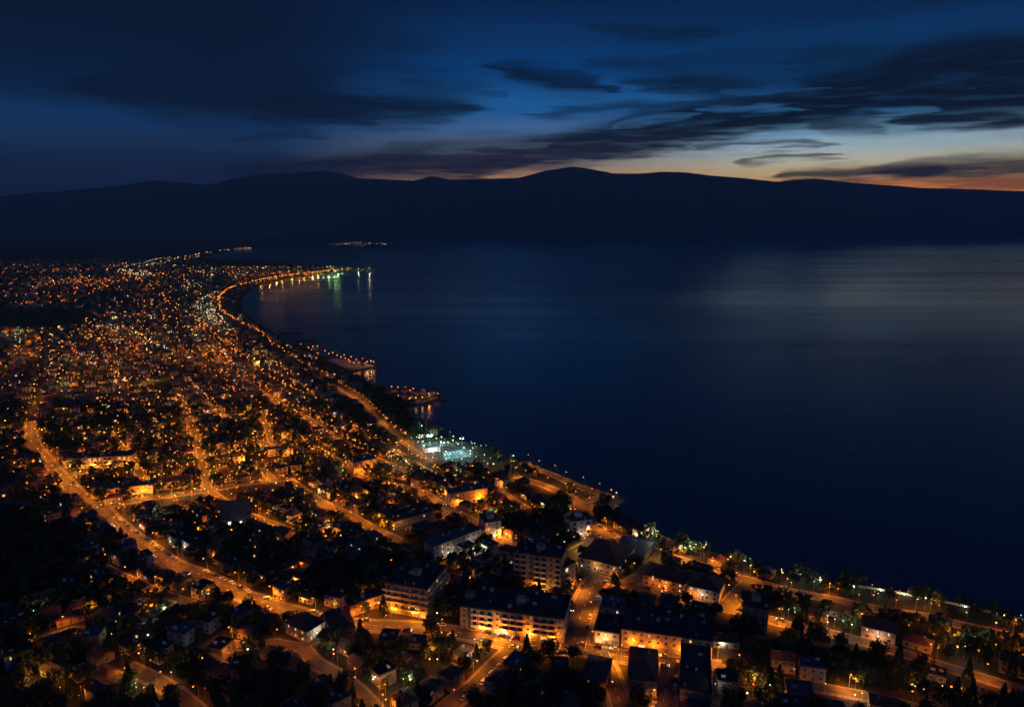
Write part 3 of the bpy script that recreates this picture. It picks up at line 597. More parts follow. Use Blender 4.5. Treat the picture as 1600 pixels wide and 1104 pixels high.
blk('fork2', 'corner_house', 'large dark-roofed house between the fork lane and the boulevard trees', 'house', (520, 1007), (556, 998), 20, 2, 'greyr', roof='hip', roofm='tile2', lit=.02)
blk('clinic', 'clinic_building', 'orange-lit three storey building standing over the bend of the slanting street', 'clinic', (703, 792), (762, 782), 11, 3, 'ochre', roofm='slab', lit=.15, col='o', glow=(SODIUM, 1600, 11))
blk('lib', 'library_building', 'orange-lit two storey building on the hill side of the slanting street', 'building', (553, 741), (590, 733), 11, 3, 'ochre', roofm='slab', lit=.15, col='o', glow=(SODIUM, 1800, 11))
blk('dorm', 'dormitory_building', 'long dull grey dormitory on the short dormitory lane', 'dormitory', (617, 830), (676, 812), 16, 2, 'greyr', roofm='felt', lit=.05)
blk('scaf', 'unfinished_building', 'pale unfinished building with open floors beside the waterfront plaza', 'building', (891, 842), (925, 838), 12, 4, 'whitewash', roofm='slab', lit=.2, fh=2.8, balc=2, col='w', glow=(WHITE, 400, 9))
blk('row', 'terrace_house', 'long low white terrace lit by lamps on the lower coast street', 'terrace', (1345, 995), (1398, 1008), 10, 2, 'whitewash', roof='gable', roofm='tile2', lit=.25, glow=(WHITE, 320, 10))
blk('yard', 'sports_hall', 'grey metal-roofed hall with two bright floodlights at its end by the hall street', 'sports hall', (346, 827), (393, 820), 24, 2, 'greyr', roof='gable', roofm='slab', lit=.1, fh=3.2)
blk('villa4', 'guest_house', 'whitish lit guest house beside the broad avenue behind the shop arcade', 'guest house', (938, 975), (974, 980), 12, 3, 'whitewash', roof='flat', roofm='slab', lit=.3, glow=(WARM, 450, 9))
blk('pinkb', 'apartment_block', 'dull dark flats with one lit stair above the lower coast street bend', 'apartment block', (1158, 982), (1198, 990), 14, 4, 'pink', lit=.07)
blk('store', 'store_building', 'flat-roofed store in the angle between plaza and upper coast road', 'store', (955, 868), (1005, 880), 22, 1, 'greyr', roofm='greyroof', lit=.1, fh=4)
for key, nm in (('hotel', 'the square hotel block'), ('balc', 'the long balcony flats'), ('longc', 'the lamp-lit long block'), ('tower', 'the tall dark tower'), ('ell', 'the white school wing'), ('market', 'the wide market hall'),
                ('terrace2', 'the whitish terrace'), ('villa1', 'the block between alley and south lane'), ('villa3', 'the big dark warehouse'), ('lit1', 'the amber-lit block'), ('lit2', 'the orange corner shops'), ('fork', 'the fork lane corner house'),
                ('clinic', 'the orange-lit clinic'), ('lib', 'the small orange-lit library'), ('scaf', 'the pale unfinished building'), ('row', 'the low white terrace'), ('yard', 'the metal-roofed sports hall'), ('pinkb', 'the dull dark flats')):
    LANDMARK.append((nm, HB[key][1].x, HB[key][1].y))
for nm, x, y in (('the sports courts', 690, 700), ('the bend of the boulevard', 60, 690), ('the hillside lane', 262, 1075), ('the villa street', 740, 1075), ('the tree-lined lane', 1270, 1078), ('the end of the lower coast street', 1550, 1068), ('the far end of the coast road', 1510, 985),
                 ('the lane below the courts', 668, 742), ('the pier corner', 870, 760), ('the dark slope under the boulevard', 170, 930), ('the black hillside', 60, 1030), ('the middle of the boulevard', 310, 910), ('the hollow street', 540, 805), ('the diagonal street', 430, 640), ('the shore gardens', 1150, 890)):
    g = G(x, y); LANDMARK.append((nm, g.x, g.y))
LMA = np.array([(x, y) for _, x, y in LANDMARK])
LM_COUNT = {}
def near_landmark(x, y): return int(np.argmin(np.hypot(LMA[:, 0]-x, LMA[:, 1]-y)))

# ------------------------------------------------------------------ where lights and houses are scarce (pixels of the photograph)
DARK = [np.array(q, float) for q in ([(-50, 478), (135, 484), (150, 508), (60, 514), (-50, 512)], [(-300, 790), (70, 800), (115, 860), (110, 930), (40, 950), (-300, 960)], [(300, 404), (500, 412), (430, 418), (330, 414)],
        [(395, 515), (450, 540), (500, 560), (560, 605), (600, 640), (640, 660), (640, 650), (600, 615), (560, 600), (480, 548), (440, 535)], [(480, 890), (560, 888), (592, 912), (585, 932), (510, 945), (465, 928)])]
JETTY = [np.array(q, float) for q in ([(490, 575), (500, 548), (600, 556), (600, 585)], [(585, 640), (590, 600), (700, 600), (700, 640)], [(465, 556), (465, 538), (505, 538), (505, 556)])]
OPEN = np.array([(770, 702), (980, 778), (915, 800), (800, 768), (745, 730)], float)
def dark_zone(px, py): return any(inside(px, py, q) for q in DARK)
COURTS = G(690, 705)
def free(x, y, pad, road_pad):
    if not inside(x, y, RING) or coast_dist(x, y) < pad+3: return False
    if not clear_of(x, y, pad): return False
    if math.hypot((x-COURTS.x)/1.0, y-COURTS.y) < 46: return False
    return road_near(x, y)[0] > road_pad
def poisson(n, y0, y1, sp, test, seed, have=None):
    r = random.Random(seed); grid = {}; out = []; c = sp
    for (x, y, *_) in (have or []): grid.setdefault((int(x//c), int(y//c)), []).append((x, y))
    for _ in range(n):
        # even over the ground seen: depth first, then across the view
        u = r.random(); y = math.sqrt(y0*y0+(y1*y1-y0*y0)*u); x = (r.random()*1.64-.82)*y*1.02
        if x > 80+y*.9 : continue
        gx, gy = int(x//c), int(y//c)
        if any(math.hypot(x-a, y-b_) < sp for i in (-1, 0, 1) for j in (-1, 0, 1) for a, b_ in grid.get((gx+i, gy+j), ())): continue
        if not test(x, y): continue
        grid.setdefault((gx, gy), []).append((x, y)); out.append((x, y))
    return out
def house_ok(x, y):
    px, py = P(x, y)
    if not (-60 < px < 1680 and py < 1190) or dark_zone(px, py): return False
    if inside(px, py, OPEN) or (px > 1215 and coast_dist(x, y) < 27): return False
    if (px > 1130 and py > 925 or py > 1040) and mnoise.noise(Vector((x/23, y/23, 1.7))) < -.02: return False
    return free(x, y, 5.6, 5.4) and not hides_road(x, y, 6)
spots = poisson(40000, 225, 760, 11.2, house_ok, 11)
spots.sort(key=lambda s: math.hypot(*s))
near_spots, mid_spots = spots[:292], spots[292:]
HOUSES = []; ROADN = {}
HCOL = rng
for (x, y) in near_spots:
    dd, ang, ri = road_near(x, y); si = rng.randrange(len(SHAPES)); w, d, h, fl, kind = SHAPES[si]
    wi = rng.randrange(5); rm = rng.randrange(2); pr, new = house_proto(si, wi, rm)
    # front towards its street
    a = SEG[:, 0:4]; rz = ang
    nx, ny = -math.sin(ang), math.cos(ang)
    if road_near(x+nx*3, y+ny*3)[0] < dd: rz += math.pi
    if dd > 22: rz += rng.choice((0, math.pi/2))
    if new: objs = [pr]+[o for o in pr.children_recursive]; pr.location = (x, y, 0); pr.rotation_euler = (0, 0, rz)
    else: objs = dup(pr, (x, y, 0), rz)
    root = objs[0]; px, py = P(x, y)
    HOUSES.append((x, y, rz, w, d, h, root)); lm = near_landmark(x, y); 
    root['_k'] = f"{WALLS[wi][0]}|{ROOFM[kind][rm][0]}|{fl}|{lm}"
    litp = .045 if py > 880 or px > 1100 else .12
    for o in objs:
        if o.name.startswith('window') and o.data and rng.random() < litp: o.data = WIN[rng.choice('wwoocw')]
    if rng.random() < .4:
        rf_ = [o for o in objs if o.name.startswith('roof')][0]
        link('solar_heater', SOLAR, rf_, (-w*.2, -d*.1, h+(.2 if kind == 'flat' else .32*d*.42 if kind == 'gable' else .28*min(w, d)*.6)), 0)
    gloom = (px < 430 and py > 850) or (px > 1150 and py > 930) or py > 1030
    if rng.random() < (.24 if gloom else .5):
        lk = rng.choice(('porch', 'porch', 'porch', 'porch_c')); sx = rng.choice((-1, 1))*w*.16
        q = link('porch_lamp', LANT[lk], root, (sx, -d/2-.06, 2.3), 0)
        c = {'porch': rng.choice((WARM, AMBER, AMBER, SODIUM)), 'porch_c': rng.choice((WHITE, GREEN, COOL))}[lk]
        light('POINT', root, (sx, -d/2-1.0, 2.9), rng.choice((90, 160, 320) if gloom else (160, 320, 700)), c, .2)
per = {}
for hh in HOUSES:
    k = int(hh[6]['_k'].split('|')[3]); per.setdefault(k, []).append(hh)
for k, v in per.items():
    nm, lx, ly = LANDMARK[k]; v.sort(key=lambda hh: math.hypot(hh[0]-lx, hh[1]-ly))
    for i, hh in enumerate(v):
        wc, rc, fl, _ = hh[6]['_k'].split('|'); del hh[6]['_k']
        st = {'1': 'one storey', '2': 'two storey', '3': 'three storey'}[fl]
        rr_ = rc.replace(' tiled', '')+'-roofed'if 'flat' not in rc else rc.replace('flat ', '')+' flat-roofed'
        tag(hh[6], f"{st} {wc} {rr_} house, {ordinal(i+1)} closest to {nm}", 'house', 'houses of the lamplit town')

# ------------------------------------------------------------------ the rest of the town, too many to count
def town_ok(x, y):
    px, py = P(x, y)
    if not (-80 < px < 1680) or dark_zone(px, py): return False
    if px > 330 and py < 412: return False
    if any(inside(px, py, q) for q in JETTY): return False
    return free(x, y, 7, 5) and not (y < 1600 and hides_road(x, y, 5))
far_spots = poisson(16000, 760, 1500, 14.5, town_ok, 21)+poisson(12000, 1500, 3900, 25, town_ok, 22)
TM = [MT[m] for _, m in WALLS]+[MT['tile'], MT['tile2'], MT['felt'], MT['slab'], MT['glass'], EM['win_w'], EM['win_o'], EM['win_c']]
town = MB(); TOWN_LIGHTS = []
for (x, y) in mid_spots+far_spots:
    w, d, h, fl, kind = SHAPES[rng.randrange(len(SHAPES))]
    if y > 1500: w *= 1.25; d *= 1.2
    dd, ang, ri = road_near(x, y); ca, sa = math.cos(ang), math.sin(ang); wm_ = rng.randrange(5)
    def T(u, v, z): return (x+u*ca-v*sa, y+u*sa+v*ca, z)
    W2, D2 = w/2, d/2; cs = [(-W2, -D2), (W2, -D2), (W2, D2), (-W2, D2)]
    for i in range(4):
        a, c = cs[i], cs[(i+1) % 4]; town.face([T(*a, 0), T(*c, 0), T(*c, h), T(*a, h)], wm_)
        L = math.hypot(c[0]-a[0], c[1]-a[1]); ox, oy = (c[1]-a[1])/L*.05, -(c[0]-a[0])/L*.05
        if y < 1700:
            for f in range(fl):
                for q_ in (.27, .73):
                    ww = .75/L; p0 = (a[0]+(c[0]-a[0])*(q_-ww)+ox, a[1]+(c[1]-a[1])*(q_-ww)+oy); p1 = (a[0]+(c[0]-a[0])*(q_+ww)+ox, a[1]+(c[1]-a[1])*(q_+ww)+oy)
                    r_ = rng.random(); mm = 9 if r_ > .07 else rng.choice((10, 11, 11, 10, 12))
                    town.face([T(*p0, f*3+.95), T(*p1, f*3+.95), T(*p1, f*3+2.4), T(*p0, f*3+2.4)], mm)
    o = .5; E = [(-W2-o, -D2-o), (W2+o, -D2-o), (W2+o, D2+o), (-W2-o, D2+o)]; z = h+.01
    if kind == 'flat': town.face([T(*c, h+.3) for c in E], rng.choice((7, 8))); [town.face([T(*E[i], h-.1), T(*E[(i+1) % 4], h-.1), T(*E[(i+1) % 4], h+.3), T(*E[i], h+.3)], 8) for i in range(4)]
    else:
        rm_ = rng.choice((5, 6)); t_ = h+.28*min(w, d); r_ = max(.4, (w-d)/2+.4)
        A, B_ = (-r_, 0), (r_, 0)
        town.face([T(*E[0], z), T(*E[1], z), T(*B_, t_), T(*A, t_)], rm_); town.face([T(*E[2], z), T(*E[3], z), T(*A, t_), T(*B_, t_)], rm_)
        town.face([T(*E[3], z), T(*E[0], z), T(*A, t_)], rm_); town.face([T(*E[1], z), T(*E[2], z), T(*B_, t_)], rm_)
to = town.obj('distant_houses', TM); tag(to, 'countless small lamplit houses filling the shore plain beyond the nearer streets', 'houses', kind='stuff')

# ------------------------------------------------------------------ trees
def crown_mesh(rad, hgt, n, m, seed, lobes=6, leaf=.75, conif=False):
    r = random.Random(seed); q = MB(); cs = []
    for _ in range(lobes):
        a = r.random()*6.28; e = r.random()
        cs.append((rad*.5*math.cos(a)*e, rad*.5*math.sin(a)*e, hgt*(.35+.5*r.random()), rad*(.42+.3*r.random())))
    for i in range(n):
        if conif:
            f = r.random()**.8; z = f*hgt; rr_ = rad*(1-f)*(.55+.5*r.random())+.1; a = r.random()*6.28; p = Vector((rr_*math.cos(a), rr_*math.sin(a), z))
        else:
            cx, cy_, cz, cr = r.choice(cs); v = Vector((r.gauss(0, 1), r.gauss(0, 1), r.gauss(0, .8))).normalized()*cr*(.62+.42*r.random()); p = Vector((cx, cy_, cz))+v
        s_ = leaf*(.6+.8*r.random()); u = Vector((r.gauss(0, 1), r.gauss(0, 1), r.gauss(0, .7))).normalized(); w = u.orthogonal().normalized(); w.rotate(Matrix.Rotation(r.random()*6.28, 3, u))
        k = u.cross(w); q.face([p-w*s_*.5, p+k*s_*.33, p+w*s_*.5, p-k*s_*.33])
    return q.mesh('crown', m)
def trunk_mesh(h, r0, top, seed):
    r = random.Random(seed); q = MB(); q.tube([(0, 0, -.2), (.08, .05, h*.5), (.1, -.05, h)], [r0, r0*.75, r0*.5], 6)
    for k in range(4):
        a = k*1.57+r.random(); q.tube([(.1, -.05, h*.85), (top*.3*math.cos(a), top*.3*math.sin(a), h+top*.3), (top*.5*math.cos(a), top*.5*math.sin(a), h+top*.55)], [r0*.4, r0*.25, r0*.1], 4)
    return q.mesh('trunk', MT['bark'])
TREES = []
for i, (nm, lab, rad, hg, th, m, n, con) in enumerate((('broadleaf_tree', 'dark round-crowned tree', 3.4, 5.5, 2.2, 'leaf', 420, False), ('broadleaf_tree', 'wide dark leafy tree', 4.4, 6.2, 2.6, 'leaf', 560, False), ('olive_tree', 'small grey-green tree', 2.5, 3.6, 1.6, 'leaf2', 300, False), ('pine_tree', 'dark pointed conifer', 2.4, 9.5, 1.4, 'pine', 420, True), ('broadleaf_tree', 'tall dark leafy tree', 3.8, 8.0, 3.2, 'leaf', 560, False))):
    t = empty(nm); adopt(link('crown', crown_mesh(rad, hg, n, MT[m], 50+i, leaf=.95, conif=con), None, (0, 0, th*.8)), t); adopt(link('trunk', trunk_mesh(th, .28, rad, 60+i)), t)
    TREES.append((t, lab, rad))
def tree_ok(x, y):
    px, py = P(x, y)
    if not (-60 < px < 1680 and py < 1170): return False
    if inside(px, py, OPEN) and mnoise.noise(Vector((x/9, y/9, 4.4))) < .22: return False
    if px > 1215 and coast_dist(x, y) < 20 and mnoise.noise(Vector((x/7, y/7, 6.4))) < .12: return False
    if not inside(x, y, RING) or coast_dist(x, y) < 3 or road_near(x, y)[0] < 2.4 or not clear_of(x, y, 2.5): return False
    if math.hypot(x-COURTS.x, y-COURTS.y) < 44 or hides_road(x, y, 7): return False
    return True
tspots = poisson(60000, 225, 720, 5.0, tree_ok, 31, None)
HP = np.array([(h[0], h[1]) for h in HOUSES]+mid_spots); MP = np.array(mid_spots+far_spots)
tspots = [s for s in tspots if np.min(np.hypot(HP[:, 0]-s[0], HP[:, 1]-s[1])) > 5.4]
keep = random.Random(5); tspots = [s for s in tspots if keep.random() < (.9 if dark_zone(*P(*s)) else .8)]
tspots.sort(key=lambda s: math.hypot(*s))
near_t, more_t = tspots[:296], tspots[296:]
first = set(); tper = {}
for (x, y) in near_t:
    k = rng.choice((0, 0, 1, 1, 2, 3, 4)); pr, lab, rad = TREES[k]; s_ = .8+rng.random()*.5
    if k not in first: first.add(k); root = pr; pr.location = (x, y, 0); pr.rotation_euler = (0, 0, rng.random()*6)
    else: root = dup(pr, (x, y, 0), rng.random()*6)[0]
    root.scale = (s_, s_, s_*(.85+.3*rng.random())); tper.setdefault(near_landmark(x, y), []).append((x, y, root, lab))
for k, v in tper.items():
    nm, lx, ly = LANDMARK[k]; v.sort(key=lambda q: math.hypot(q[0]-lx, q[1]-ly))
    for i, (x, y, root, lab) in enumerate(v): tag(root, f"{lab}, {ordinal(i+1)} tree out from {nm}", 'tree', 'dark trees between the houses')
for k, (pr, lab, rad) in enumerate(TREES):
    if k not in first:
        for ch in list(pr.children): bpy.data.objects.remove(ch)
        bpy.data.objects.remove(pr)
def fartree_ok(x, y):
    px, py = P(x, y)
    if not (-80 < px < 1680): return False
    if not inside(x, y, RING) or coast_dist(x, y) < 4 or road_near(x, y)[0] < 1.8 or math.hypot(x-COURTS.x, y-COURTS.y) < 46: return False
    return clear_of(x, y, 3) and not (y < 1600 and hides_road(x, y, 6))
ft = poisson(9000, 720, 1500, 13, fartree_ok, 41)
ft = [s for s in ft if keep.random() < (1 if dark_zone(*P(*s)) else .6) and np.min(np.hypot(MP[:, 0]-s[0], MP[:, 1]-s[1])) > 8]
strip = poisson(60000, 640, 1500, 6.5, lambda x, y: inside(*P(x, y), DARK[3]) and fartree_ok(x, y), 43)
ft2 = [s for s in poisson(6000, 1500, 4300, 30, fartree_ok, 42)]
wood = MB(); r = random.Random(9)
for (x, y) in more_t+ft+strip+ft2:
    far = y > 1500; rad = (2.6+2*r.random())*(2 if far else 1); hg = rad*1.5; n = 14 if far else (46 if y < 720 else 22)
    for i in range(n):
        v = Vector((r.gauss(0, 1), r.gauss(0, 1), r.gauss(0, .9))).normalized()*rad*(.5+.5*r.random()); p = Vector((x, y, 1.4+hg*.6))+Vector((v.x, v.y, max(v.z*.8, -hg*.5)))
        s_ = rad*(.5+.35*r.random()); u = Vector((r.gauss(0, 1), r.gauss(0, 1), r.gauss(0, .7))).normalized(); w = u.orthogonal().normalized(); k = u.cross(w)
        wood.face([p-w*s_*.5, p+k*s_*.4, p+w*s_*.5, p-k*s_*.4], r.random() < .3)
    wood.tube([(x, y, -.2), (x, y, 1.8+hg*.2)], [.3, .2], 4, 2, False)
tag(wood.obj('distant_trees', [MT['leaf'], MT['leaf2'], MT['bark']]), 'uncountable dark garden and shore trees between the farther lamplit houses', 'trees', kind='stuff')

# ------------------------------------------------------------------ street lamps
def pole_lamp(hp=8.0, arm=1.6, em='sodium', bulb=.34):
    t = empty('street_lamp')
    q = MB(); q.tube([(0, 0, -.1), (0, 0, .8), (0, 0, hp-.3)], [.13, .1, .06], 6); adopt(q.obj('pole', MT['metal']), t)
    q = MB(); q.tube([(0, 0, hp-.35), (0, arm*.45, hp+.1), (0, arm, hp+.2)], [.055, .05, .045], 5); adopt(q.obj('arm', MT['metal']), t)
    q = MB(); q.box(-.22, .22, arm-.15, arm+.75, hp+.16, hp+.3); q.box(-.16, .16, arm-.05, arm+.65, hp+.303, hp+.36); hd = adopt(q.obj('lamp_head', MT['metal']), t)
    q = MB(); q.ball((0, arm+.35, hp-.02), bulb, 0, .6, 8); adopt(q.obj('bulb', EM[em]), hd)
    return t
LAMP0 = {'sodium': pole_lamp(), 'white': pole_lamp(em='white'), 'green': pole_lamp(6, .8, 'green', .3)}
used0 = set(); allp = []
for i, (nm, hw, sp, pw, cc, pts) in enumerate(ROADS):
    w = road_w[i]; acc = sp*.4; k = 0; n = 0
    for a, c in zip(w, w[1:]):
        d = c-a; L = d.length; d.normalize(); nr2 = Vector((-d.y, d.x, 0))
        while acc < L:
            side = 1 if (ROADS[i][0] == 'the corniche' or n % 2 == 0) else -1; p = a+d*acc+nr2*side*(hw+.7); n += 1
            allp.append((p.x, p.y, math.atan2((-nr2*side).y, (-nr2*side).x)-math.pi/2, i, n, pw, cc)); acc += sp
        acc -= L
BASEP = 8000.0
vis = [q for q in allp if -30 < P(q[0], q[1], 8)[0] < 1630 and P(q[0], q[1], 8)[1] < 1125 and clear_of(q[0], q[1], .5)]
vis.sort(key=lambda q: math.hypot(q[0], q[1]))
near_l, far_l = vis[:296], vis[296:]
seen = {}
lone = MB(); LSL = {'sodium': 0, 'white': 1, 'green': 2}
for q in sorted(near_l, key=lambda q: (q[3], q[4])):
    x, y, rz, i, n, pw, cc = q; c, em = LAMPC[cc]; pr = LAMP0[em]
    if em not in used0: used0.add(em); root = pr; pr.location = (x, y, 0); pr.rotation_euler = (0, 0, rz)
    else: root = dup(pr, (x, y, 0), rz)[0]
    seen[i] = seen.get(i, 0)+1
    tag(root, f"{'orange' if cc=='s' else 'yellow'} street lamp, {ordinal(seen[i])} lamp along {said(i)}", 'street lamp', 'street lamps of the town')
    f = rng.choice((.5, .8, 1, 1.2, 1.5) if i == 0 else (.2, .35, .7, 1, 1.4, 2.0)); light('SPOT', root, (0, 1.95, 7.6), round(BASEP*pw*f), c, .25, 136, .9)
for q in far_l:
    x, y, rz, i, n, pw, cc = q
    if rng.random() < .22: continue
    x += rng.uniform(-3, 3); y += rng.uniform(-6, 6)*(y/1500); c, em = LAMPC[cc]; r_ = (.5+min(1.6, max(0, (y-700)/1400)))*rng.uniform(.65, 1.15)
    lone.ball((x, y, 8), r_, LSL[em], .8); lone.tube([(x, y, 0), (x, y, 7.6)], [.1, .07], 4, 3, False)
    light('SPOT', None, (x, y, 8.4), round(BASEP*.75*pw*rng.choice((.3, .7, 1.1, 1.7))), c, .4, 140, .8)
for em, pr in LAMP0.items():
    if em not in used0:
        for ch in list(pr.children_recursive): bpy.data.objects.remove(ch)
        bpy.data.objects.remove(pr)
EM['far_s'] = emis('far sodium lamp', (1, .235, .02), 3.3); EM['far_w'] = emis('far white lamp', (1, .8, .52), 2.8); EM['far_g'] = emis('far green white lamp', (.72, 1, .4), 2.4); EM['far_y'] = emis('far yellow lamp', (1, .38, .05), 3.3); EM['far_d'] = emis('far dim amber lamp', (1, .21, .014), 1.6)
tag(lone.obj('distant_street_lamps', [EM['far_s'], EM['far_w'], EM['far_g'], MT['metal']]), 'countless street lamps strung along the farther streets and corniche', 'street lamps', kind='stuff')

# ------------------------------------------------------------------ lights of the far town: yard lamps and lit fronts
lights = MB(); LM_ = [EM['far_s'], EM['far_y'], EM['far_w'], EM['far_g'], EM['far_d'], MT['metal']]
LC_ = [SODIUM, YELLOW, WHITE, GREEN, AMBER]
ZONES = [  # polygon in the photograph, how many, weights of orange yellow white green dim, ground light share
    ([(0, 512), (330, 512), (420, 600), (560, 680), (600, 740), (0, 700)], 1250, (7, 4, .5, .3, 6), .42),
    ([(0, 700), (600, 740), (700, 780), (640, 840), (330, 860), (100, 800), (0, 740)], 380, (7, 3, .8, .4, 5), .55),
    ([(0, 455), (230, 450), (330, 512), (0, 478)], 170, (5, 2, .6, .3, 5), .25), ([(140, 490), (330, 490), (350, 520), (150, 520)], 50, (5, 2, .6, .6, 4), .3),
    ([(0, 420), (180, 424), (250, 455), (0, 456)], 300, (6, 1.5, .3, .2, 6), .2), ([(180, 416), (340, 414), (400, 424), (360, 448), (270, 470), (230, 450)], 230, (5, 3, 1.2, .8, 3), .2),
    ([(270, 470), (345, 455), (345, 495), (370, 530), (300, 512)], 120, (1.5, 2, 3.5, 3, 2), .3), ([(300, 480), (340, 476), (345, 512), (312, 515)], 30, (0, .5, 3, 4, 0), .6),
    ([(340, 416), (500, 418), (575, 421), (530, 424), (430, 432), (370, 446)], 190, (3, 3, 1.5, 1.5, 2), .15), ([(505, 417), (545, 419.5), (545, 423), (505, 424)], 16, (0, 2, 1, 5, 0), .3),
    ([(140, 420), (205, 410), (300, 398), (395, 387), (400, 389), (300, 404), (215, 420)], 100, (2, 3, 4, .5, 1), .1), ([(185, 421), (228, 424), (240, 432), (200, 430)], 58, (0, .5, 5, .3, 0), .5),
    ([(500, 382), (560, 377), (590, 379), (632, 384), (560, 385)], 42, (2, 4, 3, 2, 0), 0), ([(0, 415), (180, 412), (180, 424), (0, 424)], 60, (5, 1, .5, 0, 5), .1),
    ([(330, 505), (440, 570), (520, 640), (480, 640), (330, 530)], 110, (4, 3, 1.5, 2, 3), .3), ([(480, 640), (640, 700), (740, 760), (860, 800), (760, 830), (600, 760)], 110, (4, 3, 1.5, 1.5, 4), .5),
    ([(640, 655), (760, 705), (830, 735), (800, 760), (700, 740), (640, 690)], 46, (.5, 1, 2, 4, 1), .5), ([(40, 830), (330, 920), (460, 970), (380, 1100), (40, 1100)], 56, (2.5, 2, 1.6, 1.4, 3), .6),
    ([(1100, 1060), (1600, 1095), (1600, 1104), (1100, 1104)], 22, (4, 1, 4, 1, 2), .6), ([(1180, 940), (1600, 1030), (1600, 1060), (1240, 975)], 30, (3, 1, 2.5, 2, 2), .7),
    ([(960, 815), (1060, 850), (1240, 905), (1200, 905), (1010, 855)], 34, (1, .5, 2, 5, 0), .8), ([(540, 900), (900, 800), (980, 880), (930, 960), (560, 990)], 24, (3, 2, 2.5, 1, 2), .6),
    ([(1230, 905), (1600, 970), (1600, 990), (1230, 925)], 18, (3, 1, 2, 2, 1), .6), ([(480, 1020), (760, 1010), (720, 1090), (600, 1100)], 16, (2, 1, 2.5, 1, 2), .7),
]
lr = random.Random(77)
def busy(x, y): return mnoise.noise(Vector((x/130, y/170, 3.3)))+.5*mnoise.noise(Vector((x/50, y/60, 8.1)))
for poly, n, wts, gl in ZONES:
    pa = np.array(poly, float); x0, y0 = pa.min(0); x1, y1 = pa.max(0); k = tries = 0
    string = []; sci = 0
    while k < n and tries < n*60:
        tries += 1
        if string: px, py = string.pop()
        else:
            px, py = lr.uniform(x0, x1), lr.uniform(y0, y1); sci = -1
            if py < 760 and n > 60 and lr.random() < .3:
                g0 = G(px, py); a_ = road_near(g0.x, g0.y)[1]+lr.choice((0, 0, math.pi/2)); st_ = 17+g0.y/90
                string = [P(g0.x+math.cos(a_)*st_*q_+lr.uniform(-2, 2), g0.y+math.sin(a_)*st_*q_+lr.uniform(-2, 2)) for q_ in range(lr.randint(3, 9))]; sci = lr.choices(range(5), wts)[0]
                px, py = string.pop()
        if not inside(px, py, pa) or dark_zone(px, py): continue
        g = G(px, py)
        if sci < 0 and n > 60 and busy(g.x, g.y) < lr.uniform(-.45, .35): continue
        if not inside(g.x, g.y, RING) or road_near(g.x, g.y)[0] < .5 or (g.y < 1000 and not clear_of(g.x, g.y, 1)): continue
        if g.y < 900:
            hd_ = np.hypot(HP[:, 0]-g.x, HP[:, 1]-g.y) if g.y < 760 else np.hypot(MP[:, 0]-g.x, MP[:, 1]-g.y)
            if hd_.min() < 7.2: continue
        k += 1; ci = sci if sci >= 0 else lr.choices(range(5), wts)[0]; z = 3.2+lr.random()*3.5
        s_ = .28+g.y/1500*.62; s_ = min(s_, 2.6)*(.52+.75*lr.random()**2)
        lights.ball((g.x, g.y, z), s_, ci, .75, 5); lights.tube([(g.x, g.y, 0), (g.x, g.y, z)], [.09, .06], 3, 5, False)
        if lr.random() < gl: light('POINT', None, (g.x, g.y, z+s_+.5), lr.choice((250, 500, 1100, 2200))*(1 if g.y < 900 else 1.8)*(.4 if ci in (2, 3) and g.y < 700 else 1), LC_[ci], .4)
tag(lights.obj('town_lights', LM_), 'countless tiny yard and house lamps glittering over the dark town', 'lights', kind='stuff')

# ------------------------------------------------------------------ sports courts under flood lights
def ground_quad(name, pts, m, z=.06, kind='structure', parent=None):
    q = MB(); q.face([G(*p)+Vector((0, 0, z)) for p in pts]); o = q.obj(name, m, parent); 
    if o.data.polygons[0].normal.z < 0: o.data.flip_normals()
    if kind: tag(o, kind=kind)
    return o
def court(label, pts):
    w = [G(*p) for p in pts]; c = sum(w, Vector())/4; t = empty('sports_court', c); tag(t, label, 'sports court')
    w = [p-c for p in w]
    q = MB(); q.face([p+Vector((0, 0, .08)) for p in w]); o = q.obj('surface', MT['court'], t)
    if o.data.polygons[0].normal.z < 0: o.data.flip_normals()
    q = MB()
    def bl(u, v): return (w[0]*(1-u)+w[1]*u)*(1-v)+(w[3]*(1-u)+w[2]*u)*v
    for (a, b_) in (((.08, .1), (.92, .1)), ((.08, .9), (.92, .9)), ((.08, .1), (.08, .9)), ((.92, .1), (.92, .9)), ((.5, .1), (.5, .9)), ((.2, .1), (.2, .9)), ((.8, .1), (.8, .9))):
        p, r_ = bl(*a), bl(*b_); d = (r_-p).normalized(); n = Vector((-d.y, d.x, 0))*.16; z = Vector((0, 0, .084)); q.face([p+n+z, p-n+z, r_-n+z, r_+n+z])
    q.obj('court_line', MT['paint'], t)
    for i in range(4):
        a, b_ = w[i], w[(i+1) % 4]; q = MB(); L = (b_-a).length; k = max(2, int(L/5))
        for j in range(k): p = a+(b_-a)*(j/k); q.tube([p, p+Vector((0, 0, 3.2))], [.06, .06], 4)
        for z in (.15, 1.2, 2.2, 3.15): q.tube([a+Vector((0, 0, z)), b_+Vector((0, 0, z))], [.04, .04], 4)
        q.obj('fence', MT['metal'], t)
    return t
court('cyan floodlit sports court with white lines nearest the lane below the courts', [(694, 717.5), (739, 713), (722, 702.5), (692, 706)])
court('smaller cyan floodlit court behind the bright mast', [(660, 701), (690, 698), (684, 689.5), (658, 692)])
court('dim training court beside the shore behind the flood masts', [(690, 696), (712, 698), (704, 690), (686, 688)])
